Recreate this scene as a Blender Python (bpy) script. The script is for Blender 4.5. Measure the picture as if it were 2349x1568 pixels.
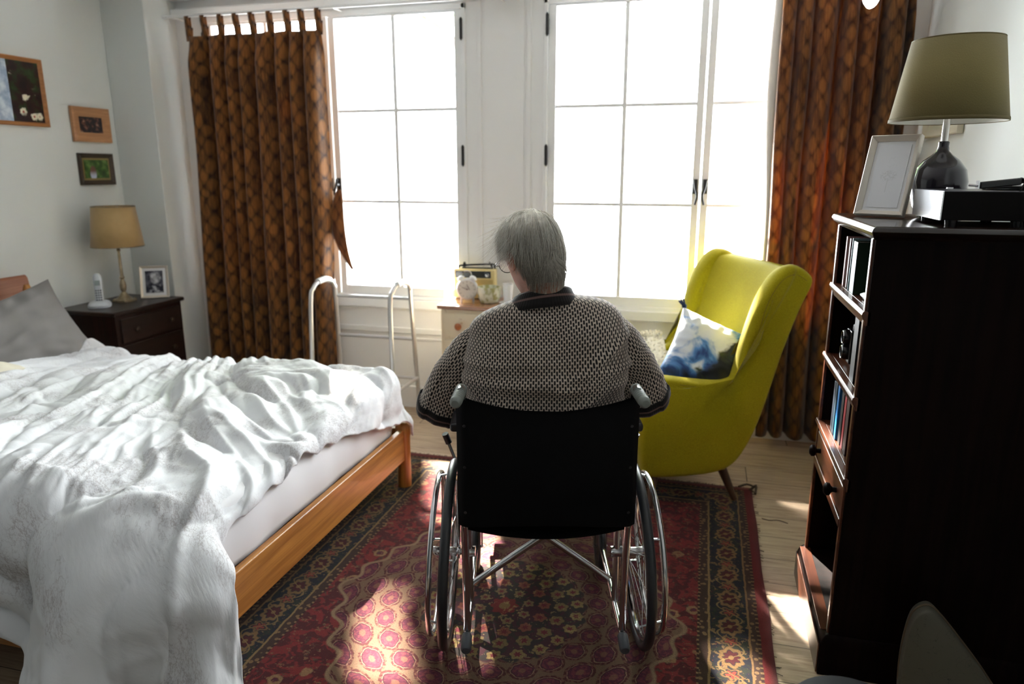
import bpy, bmesh, math, random
from math import sin, cos, pi, radians as rad, sqrt, atan2, hypot
from mathutils import Vector as V, Matrix, noise as mn
random.seed(7)
SC = bpy.context.scene
for _o in list(bpy.data.objects): bpy.data.objects.remove(_o)
COL = SC.collection

# ---------------------------------------------------------------- camera, world, sun, exposure
HEADING = rad(14.9)
cd = bpy.data.cameras.new('camera'); cam = bpy.data.objects.new('camera', cd); COL.objects.link(cam)
cam.location = (0, 0, 1.55); cam.rotation_euler = (pi/2 - math.atan(394/1640), 0, HEADING)
cd.sensor_width = 36; cd.lens = 1640/2349*36; cd.clip_start = .05
cd.dof.use_dof = True; cd.dof.focus_distance = 2.1; cd.dof.aperture_fstop = 2.4
SC.camera = cam
SC.view_settings.view_transform = 'Standard'; SC.view_settings.look = 'None'
SC.view_settings.gamma = 1; SC.view_settings.use_curve_mapping = False
SC.view_settings.exposure = 0.84
w = bpy.data.worlds.new('sky'); SC.world = w; w.use_nodes = True
bg = w.node_tree.nodes['Background']; bg.inputs[0].default_value = (.93, .97, 1, 1); bg.inputs[1].default_value = 17.0
SUN_DIR = V((.45, -1.0, -.94)).normalized()      # direction the sunlight travels
sd = bpy.data.lights.new('sun', 'SUN'); sun = bpy.data.objects.new('sun', sd); COL.objects.link(sun)
sun.rotation_euler = SUN_DIR.to_track_quat('-Z', 'Y').to_euler(); sun.location = (-4, 8, 7)
sd.energy = 120; sd.angle = rad(1.2); sd.color = (1, .93, .82)
def portal(x0, x1, z0, z1, y):
    ld = bpy.data.lights.new('window_portal', 'AREA'); o = bpy.data.objects.new('window_portal', ld); COL.objects.link(o)
    ld.shape = 'RECTANGLE'; ld.size = x1-x0; ld.size_y = z1-z0; ld.cycles.is_portal = True
    o.location = ((x0+x1)/2, y, (z0+z1)/2); o.rotation_euler = (-pi/2, 0, 0)
portal(-3.2, -1.42, .8, 2.5, 4.34); portal(-.94, .86, .8, 2.5, 4.34)
SC.cycles.max_bounces = 10; SC.cycles.transparent_max_bounces = 12

# ---------------------------------------------------------------- node helper
class NT:
    def __init__(s, name):
        s.m = bpy.data.materials.new(name); s.m.use_nodes = True; s.t = s.m.node_tree
        s.b = s.t.nodes['Principled BSDF']; s.out = s.t.nodes['Material Output']
    def node(s, typ, **kw):
        n = s.t.nodes.new(typ)
        for k, v in kw.items(): setattr(n, k, v)
        return n
    def link(s, a, b):
        if isinstance(a, X): s.t.links.new(a.s, b)
        elif isinstance(a, (int, float)):
            try: b.default_value = a
            except TypeError: b.default_value = (a, a, a)
        else: b.default_value = tuple(a) if len(a) == len(b.default_value) else tuple(a)+(1,)
    def math(s, op, *a):
        n = s.node('ShaderNodeMath', operation=op)
        for i, x in enumerate(a): s.link(x, n.inputs[i])
        return X(s, n.outputs[0])
    def obj(s): return X(s, s.node('ShaderNodeTexCoord').outputs['Object'])
    def uv(s): return X(s, s.node('ShaderNodeTexCoord').outputs['UV'])
    def sep(s, v):
        n = s.node('ShaderNodeSeparateXYZ'); s.link(v, n.inputs[0]); return [X(s, o) for o in n.outputs]
    def comb(s, x, y, z=0):
        n = s.node('ShaderNodeCombineXYZ')
        for i, q in enumerate((x, y, z)): s.link(q, n.inputs[i])
        return X(s, n.outputs[0])
    def noise(s, v, sc=5, det=2, rough=.5, dist=0):
        n = s.node('ShaderNodeTexNoise'); s.link(v, n.inputs['Vector']); n.inputs['Scale'].default_value = sc
        n.inputs['Detail'].default_value = det; n.inputs['Roughness'].default_value = rough; n.inputs['Distortion'].default_value = dist
        return X(s, n.outputs[0])
    def vor(s, v, sc=5, out='Distance', rnd=1.0, feature='F1'):
        n = s.node('ShaderNodeTexVoronoi', feature=feature); s.link(v, n.inputs['Vector']); n.inputs['Scale'].default_value = sc
        n.inputs['Randomness'].default_value = rnd
        return X(s, n.outputs[out])
    def mix(s, t, a, b):
        n = s.node('ShaderNodeMix', data_type='RGBA'); s.link(t, n.inputs[0])
        s.link(a, n.inputs[6]); s.link(b, n.inputs[7]); return X(s, n.outputs[2])
    def step(s, x, a, b):      # smooth 0..1 between a and b
        n = s.node('ShaderNodeMapRange', interpolation_type='SMOOTHSTEP'); s.link(x, n.inputs[0])
        n.inputs[1].default_value = a; n.inputs[2].default_value = b; return X(s, n.outputs[0])
    def band(s, x, a, b, e=.004): return s.step(x, a-e, a+e)*(1-s.step(x, b-e, b+e))
    def ramp(s, x, stops):
        n = s.node('ShaderNodeValToRGB'); s.link(x, n.inputs[0]); cr = n.color_ramp
        while len(cr.elements) < len(stops): cr.elements.new(.5)
        for e, (p, c) in zip(cr.elements, stops): e.position = p; e.color = tuple(c)+(1,)
        return X(s, n.outputs[0])
    def bump(s, h, strength=.3, dist=.01):
        n = s.node('ShaderNodeBump'); n.inputs['Strength'].default_value = strength; n.inputs['Distance'].default_value = dist
        s.link(h, n.inputs['Height']); s.t.links.new(n.outputs[0], s.b.inputs['Normal']); return X(s, n.outputs[0])
    def set(s, **kw):
        names = dict(col='Base Color', rough='Roughness', metal='Metallic', spec='Specular IOR Level', sheen='Sheen Weight', coat='Coat Weight', alpha='Alpha', trans='Transmission Weight')
        for k, v in kw.items(): s.link(v, s.b.inputs[names[k]])
        return s
class X:
    def __init__(s, nt, so): s.n = nt; s.s = so
    def _o(op, r=False):
        def f(a, b): return a.n.math(op, b, a) if r else a.n.math(op, a, b)
        return f
    __add__ = _o('ADD'); __radd__ = _o('ADD'); __sub__ = _o('SUBTRACT'); __rsub__ = _o('SUBTRACT', True)
    __mul__ = _o('MULTIPLY'); __rmul__ = _o('MULTIPLY'); __truediv__ = _o('DIVIDE'); __rtruediv__ = _o('DIVIDE', True)
    __lt__ = _o('LESS_THAN'); __gt__ = _o('GREATER_THAN')
    def min(a, b): return a.n.math('MINIMUM', a, b)
    def max(a, b): return a.n.math('MAXIMUM', a, b)
    def mod(a, b): return a.n.math('FLOORED_MODULO', a, b)
    def pow(a, b): return a.n.math('POWER', a, b)
    def abs(a): return a.n.math('ABSOLUTE', a)
    def floor(a): return a.n.math('FLOOR', a)
    def fract(a): return a.n.math('FRACT', a)
    def sin(a): return a.n.math('SINE', a)
    def sqrt(a): return a.n.math('SQRT', a)
    def atan2(a, b): return a.n.math('ARCTAN2', a, b)

def plain(name, col, rough=.5, metal=0, spec=.5, var=0, vs=8, bump=0, bs=200, coat=0, sheen=0):
    n = NT(name); n.set(rough=rough, metal=metal, spec=spec, coat=coat, sheen=sheen)
    if var:
        k = n.noise(n.obj(), vs, 4); n.set(col=n.mix(n.step(k, .3, .7), [c*(1-var) for c in col], [min(1, c*(1+var)) for c in col]))
    else: n.set(col=col)
    if bump: n.bump(n.noise(n.obj(), bs, 2), bump, .002)
    return n.m

def wood(name, dark, light, rough=.35, along='X', scale=1.0, coat=0, spec=.5):
    n = NT(name); x, y, z = n.sep(n.obj()); st = 14*scale
    v = {'X': n.comb(x*.6*scale, y*st, z*st), 'Y': n.comb(x*st, y*.6*scale, z*st), 'Z': n.comb(x*st, y*st, z*.6*scale)}[along]
    k = n.noise(v, 2.2, 5, .6, .6); g = n.noise(v, 12, 3, .6)
    n.set(col=n.mix(n.step(k*.75+g*.25, .32, .68), dark, light), rough=rough, coat=coat, spec=spec)
    n.bump(g, .12, .002); return n.m

# ---------------------------------------------------------------- mesh helper
class M:
    def __init__(s): s.v = []; s.f = []; s.uv = {}
    def add(s, vs, fs, uvs=None):
        o = len(s.v); s.v += [tuple(p) for p in vs]
        for i, f in enumerate(fs):
            if uvs: s.uv[len(s.f)] = uvs[i]
            s.f.append(tuple(a+o for a in f))
        return s
    def box(s, x0, x1, y0, y1, z0, z1):
        p = [(x, y, z) for z in (z0, z1) for y in (y0, y1) for x in (x0, x1)]
        return s.add(p, [(0,2,3,1),(4,5,7,6),(0,1,5,4),(2,6,7,3),(0,4,6,2),(1,3,7,5)])
    def obox(s, c, ax, ay, az, hx, hy, hz):
        c, ax, ay, az = V(c), V(ax).normalized(), V(ay).normalized(), V(az).normalized()
        p = [c+ax*x*hx+ay*y*hy+az*z*hz for z in (-1, 1) for y in (-1, 1) for x in (-1, 1)]
        return s.add(p, [(0,2,3,1),(4,5,7,6),(0,1,5,4),(2,6,7,3),(0,4,6,2),(1,3,7,5)])
    def loft(s, rings, caps=True, closed=True, uv=None):
        n = len(rings[0]); vs = [p for r in rings for p in r]; fs = []; us = []
        for i in range(len(rings)-1):
            for j in range(n if closed else n-1):
                k = (j+1) % n; fs.append((i*n+j, i*n+k, (i+1)*n+k, (i+1)*n+j))
                if uv: us.append([uv(i, j), uv(i, j+1), uv(i+1, j+1), uv(i+1, j)])
        if caps:
            fs.append(tuple(range(n-1, -1, -1))); fs.append(tuple((len(rings)-1)*n+j for j in range(n)))
            if uv: us.append([(0, 0)]*n); us.append([(0, 0)]*n)
        return s.add(vs, fs, us if uv else None)
    def tube(s, pts, r, n=10, caps=True, smooth=0):
        pts = [V(p) for p in pts]
        if smooth: pts = spline(pts, smooth)
        rs = r if isinstance(r, (list, tuple)) else [r]*len(pts)
        if len(rs) != len(pts): rs = [rs[0]+(rs[-1]-rs[0])*i/(len(pts)-1) for i in range(len(pts))]
        t0 = (pts[1]-pts[0]).normalized(); a = V((0, 0, 1)) if abs(t0.z) < .9 else V((1, 0, 0))
        u = t0.cross(a).normalized(); rings = []
        for i, p in enumerate(pts):
            t = (pts[min(i+1, len(pts)-1)]-pts[max(i-1, 0)]).normalized()
            u = (u-t*u.dot(t)).normalized(); w_ = t.cross(u)
            rings.append([p+(u*cos(2*pi*j/n)+w_*sin(2*pi*j/n))*rs[i] for j in range(n)])
        return s.loft(rings, caps)
    def ring(s, c, axis, R, r, n=48, m=10):
        c = V(c); ax = V(axis).normalized(); a = V((0, 0, 1)) if abs(ax.z) < .9 else V((1, 0, 0)); u = ax.cross(a).normalized(); w_ = ax.cross(u)
        vs = []; fs = []
        for i in range(n):
            d = u*cos(2*pi*i/n)+w_*sin(2*pi*i/n)
            for j in range(m): vs.append(c+d*(R+r*cos(2*pi*j/m))+ax*r*sin(2*pi*j/m))
        for i in range(n):
            for j in range(m): fs.append((i*m+j, ((i+1) % n)*m+j, ((i+1) % n)*m+(j+1) % m, i*m+(j+1) % m))
        return s.add(vs, fs)
    def lathe(s, prof, c=(0, 0, 0), axis=(0, 0, 1), n=32, caps=True):
        c = V(c); ax = V(axis).normalized(); a = V((0, 1, 0)) if abs(ax.y) < .9 else V((1, 0, 0)); u = a.cross(ax).normalized(); w_ = ax.cross(u)
        return s.loft([[c+ax*z+(u*cos(2*pi*j/n)+w_*sin(2*pi*j/n))*r for j in range(n)] for r, z in prof], caps)
    def cyl(s, a, b, r, n=16): return s.tube([a, b], r, n)
    def prism(s, poly, d0, d1, ax=2):
        def P(p, d): return {0: (d, p[0], p[1]), 1: (p[0], d, p[1]), 2: (p[0], p[1], d)}[ax]
        n = len(poly); vs = [P(p, d0) for p in poly]+[P(p, d1) for p in poly]
        return s.add(vs, [tuple(range(n)), tuple(range(2*n-1, n-1, -1))]+[(j, (j+1) % n, n+(j+1) % n, n+j) for j in range(n)])
    def grid(s, fn, nu, nv, uvf=None, thick=0):
        vs = [fn(i/nu, j/nv) for i in range(nu+1) for j in range(nv+1)]; fs = []; us = []
        for i in range(nu):
            for j in range(nv):
                q = [(i, j), (i+1, j), (i+1, j+1), (i, j+1)]; fs.append([a*(nv+1)+b for a, b in q])
                if uvf: us.append([uvf(a/nu, b/nv) for a, b in q])
        return s.add(vs, fs, us if uvf else None)
    def xf(s, mat): s.v = [tuple(mat @ V(p)) for p in s.v]; return s
    def build(s, name, mat, parent=None, smooth=True, bevel=0, seg=2, sub=0, solid=0, angle=40, fixn=True):
        me = bpy.data.meshes.new(name); me.from_pydata(s.v, [], s.f)
        if s.uv:
            l = me.uv_layers.new(name='UVMap')
            for p in me.polygons:
                q = s.uv.get(p.index)
                if q:
                    for li, c in zip(p.loop_indices, q): l.data[li].uv = c
        if fixn:
            bm = bmesh.new(); bm.from_mesh(me); bmesh.ops.recalc_face_normals(bm, faces=bm.faces); bm.to_mesh(me); bm.free()
        me.materials.append(mat); o = bpy.data.objects.new(name, me); COL.objects.link(o)
        if parent: o.parent = parent
        if smooth:
            me.shade_smooth()
            if angle < 180:
                me.set_sharp_from_angle(angle=rad(angle))
        if solid: q = o.modifiers.new('s', 'SOLIDIFY'); q.thickness = solid; q.offset = 0
        if bevel:
            q = o.modifiers.new('b', 'BEVEL'); q.width = bevel; q.segments = seg; q.limit_method = 'ANGLE'; q.angle_limit = rad(35)
            me.shade_smooth(); q.harden_normals = True
        if sub: q = o.modifiers.new('u', 'SUBSURF'); q.levels = q.render_levels = sub
        return o
def spline(P, k):
    out = []; n = len(P)
    for i in range(n-1):
        a, b, c, d = P[max(i-1, 0)], P[i], P[i+1], P[min(i+2, n-1)]
        for j in range(k):
            t = j/k; out.append(.5*((2*b)+(c-a)*t+(2*a-5*b+4*c-d)*t*t+(3*b-a-3*c+d)*t**3))
    return out+[P[-1]]
def tag(o, label, cat=None, group=None, kind=None):
    if label: o['label'] = label
    if cat: o['category'] = cat
    if group: o['group'] = group
    if kind: o['kind'] = kind
    return o
def thing(name, label, cat, loc=(0, 0, 0), rz=0, group=None, rx=0, ry=0):
    o = bpy.data.objects.new(name, None); COL.objects.link(o); o.location = loc; o.rotation_euler = (rx, ry, rz); o.empty_display_size = .1
    return tag(o, label, cat, group)
def struct(o): o['kind'] = 'structure'; return o
def lab(o, l): o['label'] = l; return o
def fb(x, y=0, z=0, sc=1): return mn.noise(V((x*sc, y*sc, z*sc)))
def sm(a, b, x): t = min(1, max(0, (x-a)/(b-a))); return t*t*(3-2*t)
def lerp_tab(tab, t):
    for (t0, v0), (t1, v1) in zip(tab, tab[1:]):
        if t <= t1: k = (t-t0)/(t1-t0) if t1 > t0 else 0; k = max(0, k); return v0+(v1-v0)*k
    return tab[-1][1]
# ---------------------------------------------------------------- materials of the room
def wallmat(name, col):
    n = NT(name); k = n.noise(n.obj(), 3, 3); n.set(col=n.mix(k, [c*.97 for c in col], col), rough=.85, spec=.2)
    n.bump(n.noise(n.obj(), 90, 3), .06, .003); return n.m
WALL = wallmat('wall_paint', (.79, .82, .80)); WHITE = wallmat('white_wall_paint', (.90, .90, .885))
GLOSSW = plain('white_gloss_paint', (.90, .91, .90), .35)
n = NT('oak_floorboards'); x, y, z = n.sep(n.obj())
rowi = ((y+.02)/.19).floor(); off = (rowi*.618).fract()*1.7; pl = ((x+off)/1.55).floor()
seed = n.comb(pl*3.1, rowi*7.7, 0); g = n.noise(n.comb(x*1.1+pl*5, y*11+rowi*3, 0), 3, 6, .65, 1.2); tone = n.noise(seed, 3.3, 0)
col = n.mix(n.step(g, .3, .75), (.60, .47, .33), (.34, .23, .145)); col = n.mix(n.step(tone, .3, .7)*.35, col, (.42, .31, .21))
fy = ((y+.02)/.19).fract(); fx = ((x+off)/1.55).fract(); gap = (fy < .016).max(fx < .003)
n.set(col=n.mix(gap, col, (.07, .05, .035)), rough=n.noise(n.obj(), 8, 3)*.25+.36); n.bump(g*.3-gap, .25, .002); FLOOR = n.m
GL = NT('window_glass'); tr = GL.node('ShaderNodeBsdfTransparent'); gs = GL.node('ShaderNodeBsdfGlossy'); gs.inputs['Roughness'].default_value = .02
mx = GL.node('ShaderNodeMixShader'); fr = GL.node('ShaderNodeFresnel'); fr.inputs[0].default_value = 1.35
GL.t.links.new(fr.outputs[0], mx.inputs[0]); GL.t.links.new(tr.outputs[0], mx.inputs[1]); GL.t.links.new(gs.outputs[0], mx.inputs[2]); GL.t.links.new(mx.outputs[0], GL.out.inputs[0])
GLASS = GL.m
IRON = plain('black_iron', (.03, .03, .03), .45, .6)

XL, XR, YW, YB, ZC = -3.705, 1.03, 4.262, -1.9, 2.72
AX, AY = -3.388, 3.98
struct(M().box(XL-.1, XR+.1, YB-.1, YW+.3, -.08, 0).build('floor', FLOOR, smooth=False))
struct(M().box(XL-.1, XR+.1, YB-.1, YW+.3, ZC, ZC+.1).build('ceiling', plain('dim_grey_ceiling', (.62, .61, .59), .9), smooth=False))
struct(M().box(XL-.12, XL, YB-.1, AY+.1, 0, ZC).build('wall_left', WALL, smooth=False))
struct(M().box(XL, AX, AY, YW+.12, 0, ZC).build('wall_alcove', WALL, smooth=False, bevel=.006))
struct(M().box(XR, XR+.12, YB-.1, YW+.12, 0, ZC).build('wall_right', WALL, smooth=False))
struct(M().box(XL-.1, -1.3, YB, .25, 0, ZC).build('wall_added_shade', plain('dark_added_shade_paint', (.035, .04, .038), .8), smooth=False))  # added unseen wall block, kept dark to shade the near end of the bed
struct(M().box(XL-.12, XR+.12, YB-.12, YB, 0, ZC).build('wall_back', plain('warm_grey_wall_paint', (.24, .23, .21), .8), smooth=False))
W1 = (-3.205, -1.415); W2 = (-.945, .875); Z0, Z1 = .735, 2.49
m = M()
for a, b, c, d in ((AX, W1[0], 0, ZC), (W1[1], W2[0], 0, ZC), (W2[1], XR, 0, ZC), (W1[0], W1[1], 0, Z0), (W1[0], W1[1], Z1, ZC), (W2[0], W2[1], 0, Z0), (W2[0], W2[1], Z1, ZC)):
    m.box(a, b, YW, YW+.12, c, d)
struct(m.build('wall_window', WHITE, smooth=False))
struct(M().box(AX, XR, YW-.17, YW, 2.60, ZC).build('trim_1', WHITE, smooth=False, bevel=.008))
# pilaster panel strips, dado lines under the windows, head moulding, skirting
m = M()
for x_ in (-1.33, -1.03): m.box(x_-.012, x_+.012, YW-.012, YW, .17, 2.60)
m.box(-1.30, -1.06, YW-.004, YW, .17, 2.60)
struct(m.build('trim_2', WHITE, smooth=False, bevel=.004))
m = M()
for a, b in (W1, W2):
    m.box(a-.03, b+.03, YW-.035, YW, .675, .735); m.box(a-.01, b+.01, YW-.016, YW, .505, .545); m.box(a-.01, b+.01, YW-.010, YW, .465, .48)
struct(m.build('trim_3', GLOSSW, smooth=False, bevel=.005))
struct(M().box(AX, XR, YW-.05, YW, 2.505, 2.55).build('trim_4', GLOSSW, smooth=False, bevel=.006))
def skirt(name, x0, x1, y0, y1):
    struct(M().box(x0, x1, y0, y1, 0, .15).build(name, GLOSSW, smooth=False, bevel=.006))
skirt('baseboard_window', AX, XR, YW-.02, YW); skirt('baseboard_left', XL, XL+.018, .25, AY); skirt('baseboard_right', XR-.018, XR, YB, YW-.02)
skirt('baseboard_alcove', XL+.018, AX, AY-.018, AY); skirt('baseboard_back', -1.3, XR-.018, YB, YB+.018)

def window(name, x0, x1):
    w0 = struct(bpy.data.objects.new(name, None)); COL.objects.link(w0); w0.location = ((x0+x1)/2, YW, Z0)
    def L(m): return m.xf(Matrix.Translation((-(x0+x1)/2, -YW, -Z0)))
    f = M(); yf0, yf1 = YW-.015, YW+.09
    f.box(x0, x0+.025, yf0, yf1, Z0, Z1); f.box(x1-.025, x1, yf0, yf1, Z0, Z1); f.box(x0, x1, yf0, yf1, Z1-.03, Z1); f.box(x0, x1, yf0, yf1, Z0, Z0+.022)
    L(f).build('window_frame', GLOSSW, w0, smooth=False, bevel=.004)
    c = (x0+x1)/2; zz = (.757, 2.458)
    for k, (a, b) in enumerate(((x0+.027, c-.004), (c+.004, x1-.027))):
        s = M(); ys0, ys1 = YW+.0, YW+.045
        out = .045; mid = .042; pa, pb = (a+out, b-mid) if k == 0 else (a+mid, b-out)
        s.box(a, pa, ys0, ys1, *zz); s.box(pb, b, ys0, ys1, *zz); s.box(pa, pb, ys0, ys1, zz[0], zz[0]+.055); s.box(pa, pb, ys0, ys1, zz[1]-.012, zz[1])
        L(s).build('sash', GLOSSW, w0, smooth=False, bevel=.004)
        b_ = M(); xm = (pa+pb)/2; b_.box(xm-.012, xm+.012, ys0+.006, ys1-.006, .81, 2.446)
        for z_ in (1.354, 1.908): b_.box(pa, pb, ys0+.012, ys1-.012, z_-.010, z_+.010)
        L(b_).build('glazing_bars', GLOSSW, w0, smooth=False, bevel=.002)
        L(M().box(pa, pb, ys0+.02, ys0+.024, .812, 2.446)).build('window_pane', GLASS, w0, smooth=False)
        hx = x0+.022 if k == 0 else x1-.022
        for z_ in (.93, 1.635, 2.35):
            h = M(); h.cyl((hx, YW-.02, z_-.055), (hx, YW-.02, z_+.055), .0085); h.cyl((hx, YW-.02, z_-.062), (hx, YW-.02, z_+.062), .005)
            h.box(hx-.003, hx+.003, YW-.02, YW+.01, z_-.05, z_+.05); L(h).build('hinge', IRON, w0, bevel=.001)
    h = M(); z_ = 1.46      # espagnolette handles of both leaves
    for sx in (-1, 1):
        bx = c+sx*.027; h.cyl((bx, YW, z_), (bx, YW-.035, z_), .009)
        h.tube([(bx+sx*.004, YW-.035, z_+.035), (bx, YW-.04, z_), (bx-sx*.012, YW-.045, z_-.05), (bx-sx*.002 , YW-.04, z_-.10)], [.008, .011, .007, .006], 8, smooth=4)
        h.box(bx-.012, bx+.012, YW-.004, YW, z_-.04, z_+.04)
    L(h).build('window_handle', IRON, w0)
    return w0
window('window_1', *W1); window('window_2', *W2)

# ---------------------------------------------------------------- the tree in the street whose crown breaks up the sunlight
def W(x, y, z): return tuple(R0*x+F0*y+V((0, 0, z))+WO0)
R0 = V((cos(HEADING), sin(HEADING), 0)); F0 = V((-sin(HEADING), cos(HEADING), 0)); WO0 = R0*.103+F0*2.15+V((0, 0, .011))
GAPS = [(-1.30, 3.411, 0, .16), (-1.17, 3.28, 0, .20), (-1.13, 3.06, 0, .17), (-1.05, 2.90, 0, .14), (-1.04, 2.14, 0, .05), (-1.0, 1.97, 0, .075), (-.93, 1.86, 0, .085), (-.89, 1.74, 0, .09), (-.87, 1.60, 0, .09),
 (-.80, 2.70, 0, .17), (-.78, 2.50, 0, .15), (-.784, 2.107, 0, .035), (-.668, 2.025, 0, .03), (-.536, 2.268, 0, .035), (-.472, 2.164, 0, .03), (-.415, 2.011, 0, .035), (.51, 3.39, 0, .03), (.255, 3.44, 0, .05), (.433, 2.418, 0, .02),
 (.39, 2.27, 0, .015), (.37, 2.12, 0, .02), (.188, 2.171, 0, .04), (.236, 2.056, 0, .06), (.20, 2.0, 0, .06), (.48, 2.63, .913, .10), (.49, 2.45, .66, .15), (.47, 2.42, .14, .05), (.445, 2.34, .54, .06), (.218, 3.378, .88, .13),
 (.127, 3.141, .61, .10), (.0, 3.4, .74, .22), (-1.6, 2.85, .6, .13), (-1.9, 2.7, .6, .08), (.45, 4.12, 1.05, .28), (.70, 4.12, 1.15, .26), (.38, 4.12, 1.5, .16), (.62, 4.12, 1.6, .12), (-2.31, 4.13, 2.15, .05), (-1.45, 4.0, .79, .09)]
GAPS += [(*W(-.22, .0, 1.11), .10), (*W(.25, .0, 1.12), .05), (*W(-.08, .03, 1.40), .10)]
BARK = plain('grey_bark', (.14, .11, .09), .9, bump=.6, bs=14); LEAF = plain('pale_green_leaf', (.30, .42, .20), .6, var=.3, vs=3)
tree = thing('tree', 'leafy street tree outside whose crown dapples the sunlight through the windows', 'tree', (-2.5, 8.2, -3.2))
random.seed(21); m = M()
m.tube([(0, 0, 0), (.05, .02, 3), (-.05, .05, 6), (.1, 0, 8.0), (0, 0, 9.2)], [.24, .20, .16, .12, .04], 14, smooth=4); m.build('trunk', BARK, tree)
m = M()
for k in range(14):
    a = k*2.4; z_ = 5.6+.25*k; e = V((cos(a)*(2.2-.08*k), sin(a)*.9, z_+1.0)); m.tube([(0, 0, z_), e*.5+V((0, 0, z_*.5+.1)), e], [.07, .045, .012], 8, smooth=3)
m.build('branches', BARK, tree)
gp = [(V(g[:3]), g[3]) for g in GAPS]; up = -SUN_DIR; m = M(); nl = 0
while nl < 30000:
    p = V((random.uniform(-3.2, 2.9), random.uniform(-.85, .85), random.uniform(-1.9, 1.9)))
    if (p.x/3.2)**4+(p.y/.9)**2+(p.z/1.9)**4 > 1: continue
    p = p+V((0, 0, 8.35)); q = p+V((-2.5, 8.2, -3.2)); ok = True
    for g, r_ in gp:
        d_ = q-g; t_ = d_.dot(up)
        if (d_-up*t_).length < (r_*.5+.045 if g.z < 1 or g.y < 4 else r_): ok = False; break
    if not ok: continue
    a = V((random.gauss(0, 1), random.gauss(0, 1), random.gauss(0, 1))).normalized(); b = a.cross(up+V((random.gauss(0, .5), random.gauss(0, .5), random.gauss(0, .5)))).normalized(); L = random.uniform(.07, .10)
    m.add([p-a*L, p-a*L*.3+b*L*.5, p+a*L*.3+b*L*.45, p+a*L, p+a*L*.3-b*L*.45, p-a*L*.3-b*L*.5], [(0, 1, 2, 3, 4, 5)]); nl += 1
o = m.build('foliage', LEAF, tree, smooth=False, fixn=False); o['kind'] = 'stuff'
# ---------------------------------------------------------------- curtains
def curtain_mat(name, c_lo, c_hi, trans):
    n = NT(name); u, v, _ = n.sep(n.uv()); wob = n.noise(n.uv(), 7, 3)-.5
    cu = u/.064+wob*.5; rv = v/.115
    def scale_layer(du, dv):
        a = cu+du; b = rv+dv+wob*1.1; fa = a.fract()-.5; fb_ = b.fract()
        return fa, fb_, n.noise(n.comb(a.floor()*3.7+du*9, b.floor()*5.3), 4.1, 0)
    fa, f1, s1 = scale_layer(0, 0); fa2, f2, s2 = scale_layer(.5, .5)
    r1 = ((fa*fa)*4+((f1-.42)*(f1-.42))*3.4).sqrt(); r2 = ((fa2*fa2)*4+((f2-.42)*(f2-.42))*3.4).sqrt()
    top = (r1 < r2); r = r1.min(r2); tone = top*s1+(1-top)*s2
    streak = n.noise(n.comb(u*140, v*9), 1, 4, .7)
    body = n.step(r, .95, .35)*.8*n.step(streak*.5+tone*.6, .25, .7)+n.step(streak, .42, .72)*.34
    edge = n.band(r, .84, .99, .06)
    col = n.mix(body, c_lo, c_hi); col = n.mix(edge*.32, col, [q*.25 for q in c_lo])
    n.set(col=col, rough=.75, spec=.25, sheen=.25)
    tl = n.node('ShaderNodeBsdfTranslucent'); tc = n.mix(body, [.6, .15, .02], [1, .45, .10]); n.t.links.new(tc.s, tl.inputs[0])
    mx = n.node('ShaderNodeMixShader'); mx.inputs[0].default_value = trans
    n.t.links.new(n.b.outputs[0], mx.inputs[1]); n.t.links.new(tl.outputs[0], mx.inputs[2]); n.t.links.new(mx.outputs[0], n.out.inputs[0])
    n.bump(n.noise(n.comb(u*60, v*600), 1, 2), .25, .002)
    return n.m
CURT = curtain_mat('brown_scale_print_curtain', (.020, .008, .003), (.26, .108, .028), .075)
CURT_L = curtain_mat('brown_scale_print_curtain_closed', (.016, .006, .002), (.27, .105, .020), .045)
LINING = plain('cream_curtain_lining', (.75, .68, .62), .8)

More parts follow.
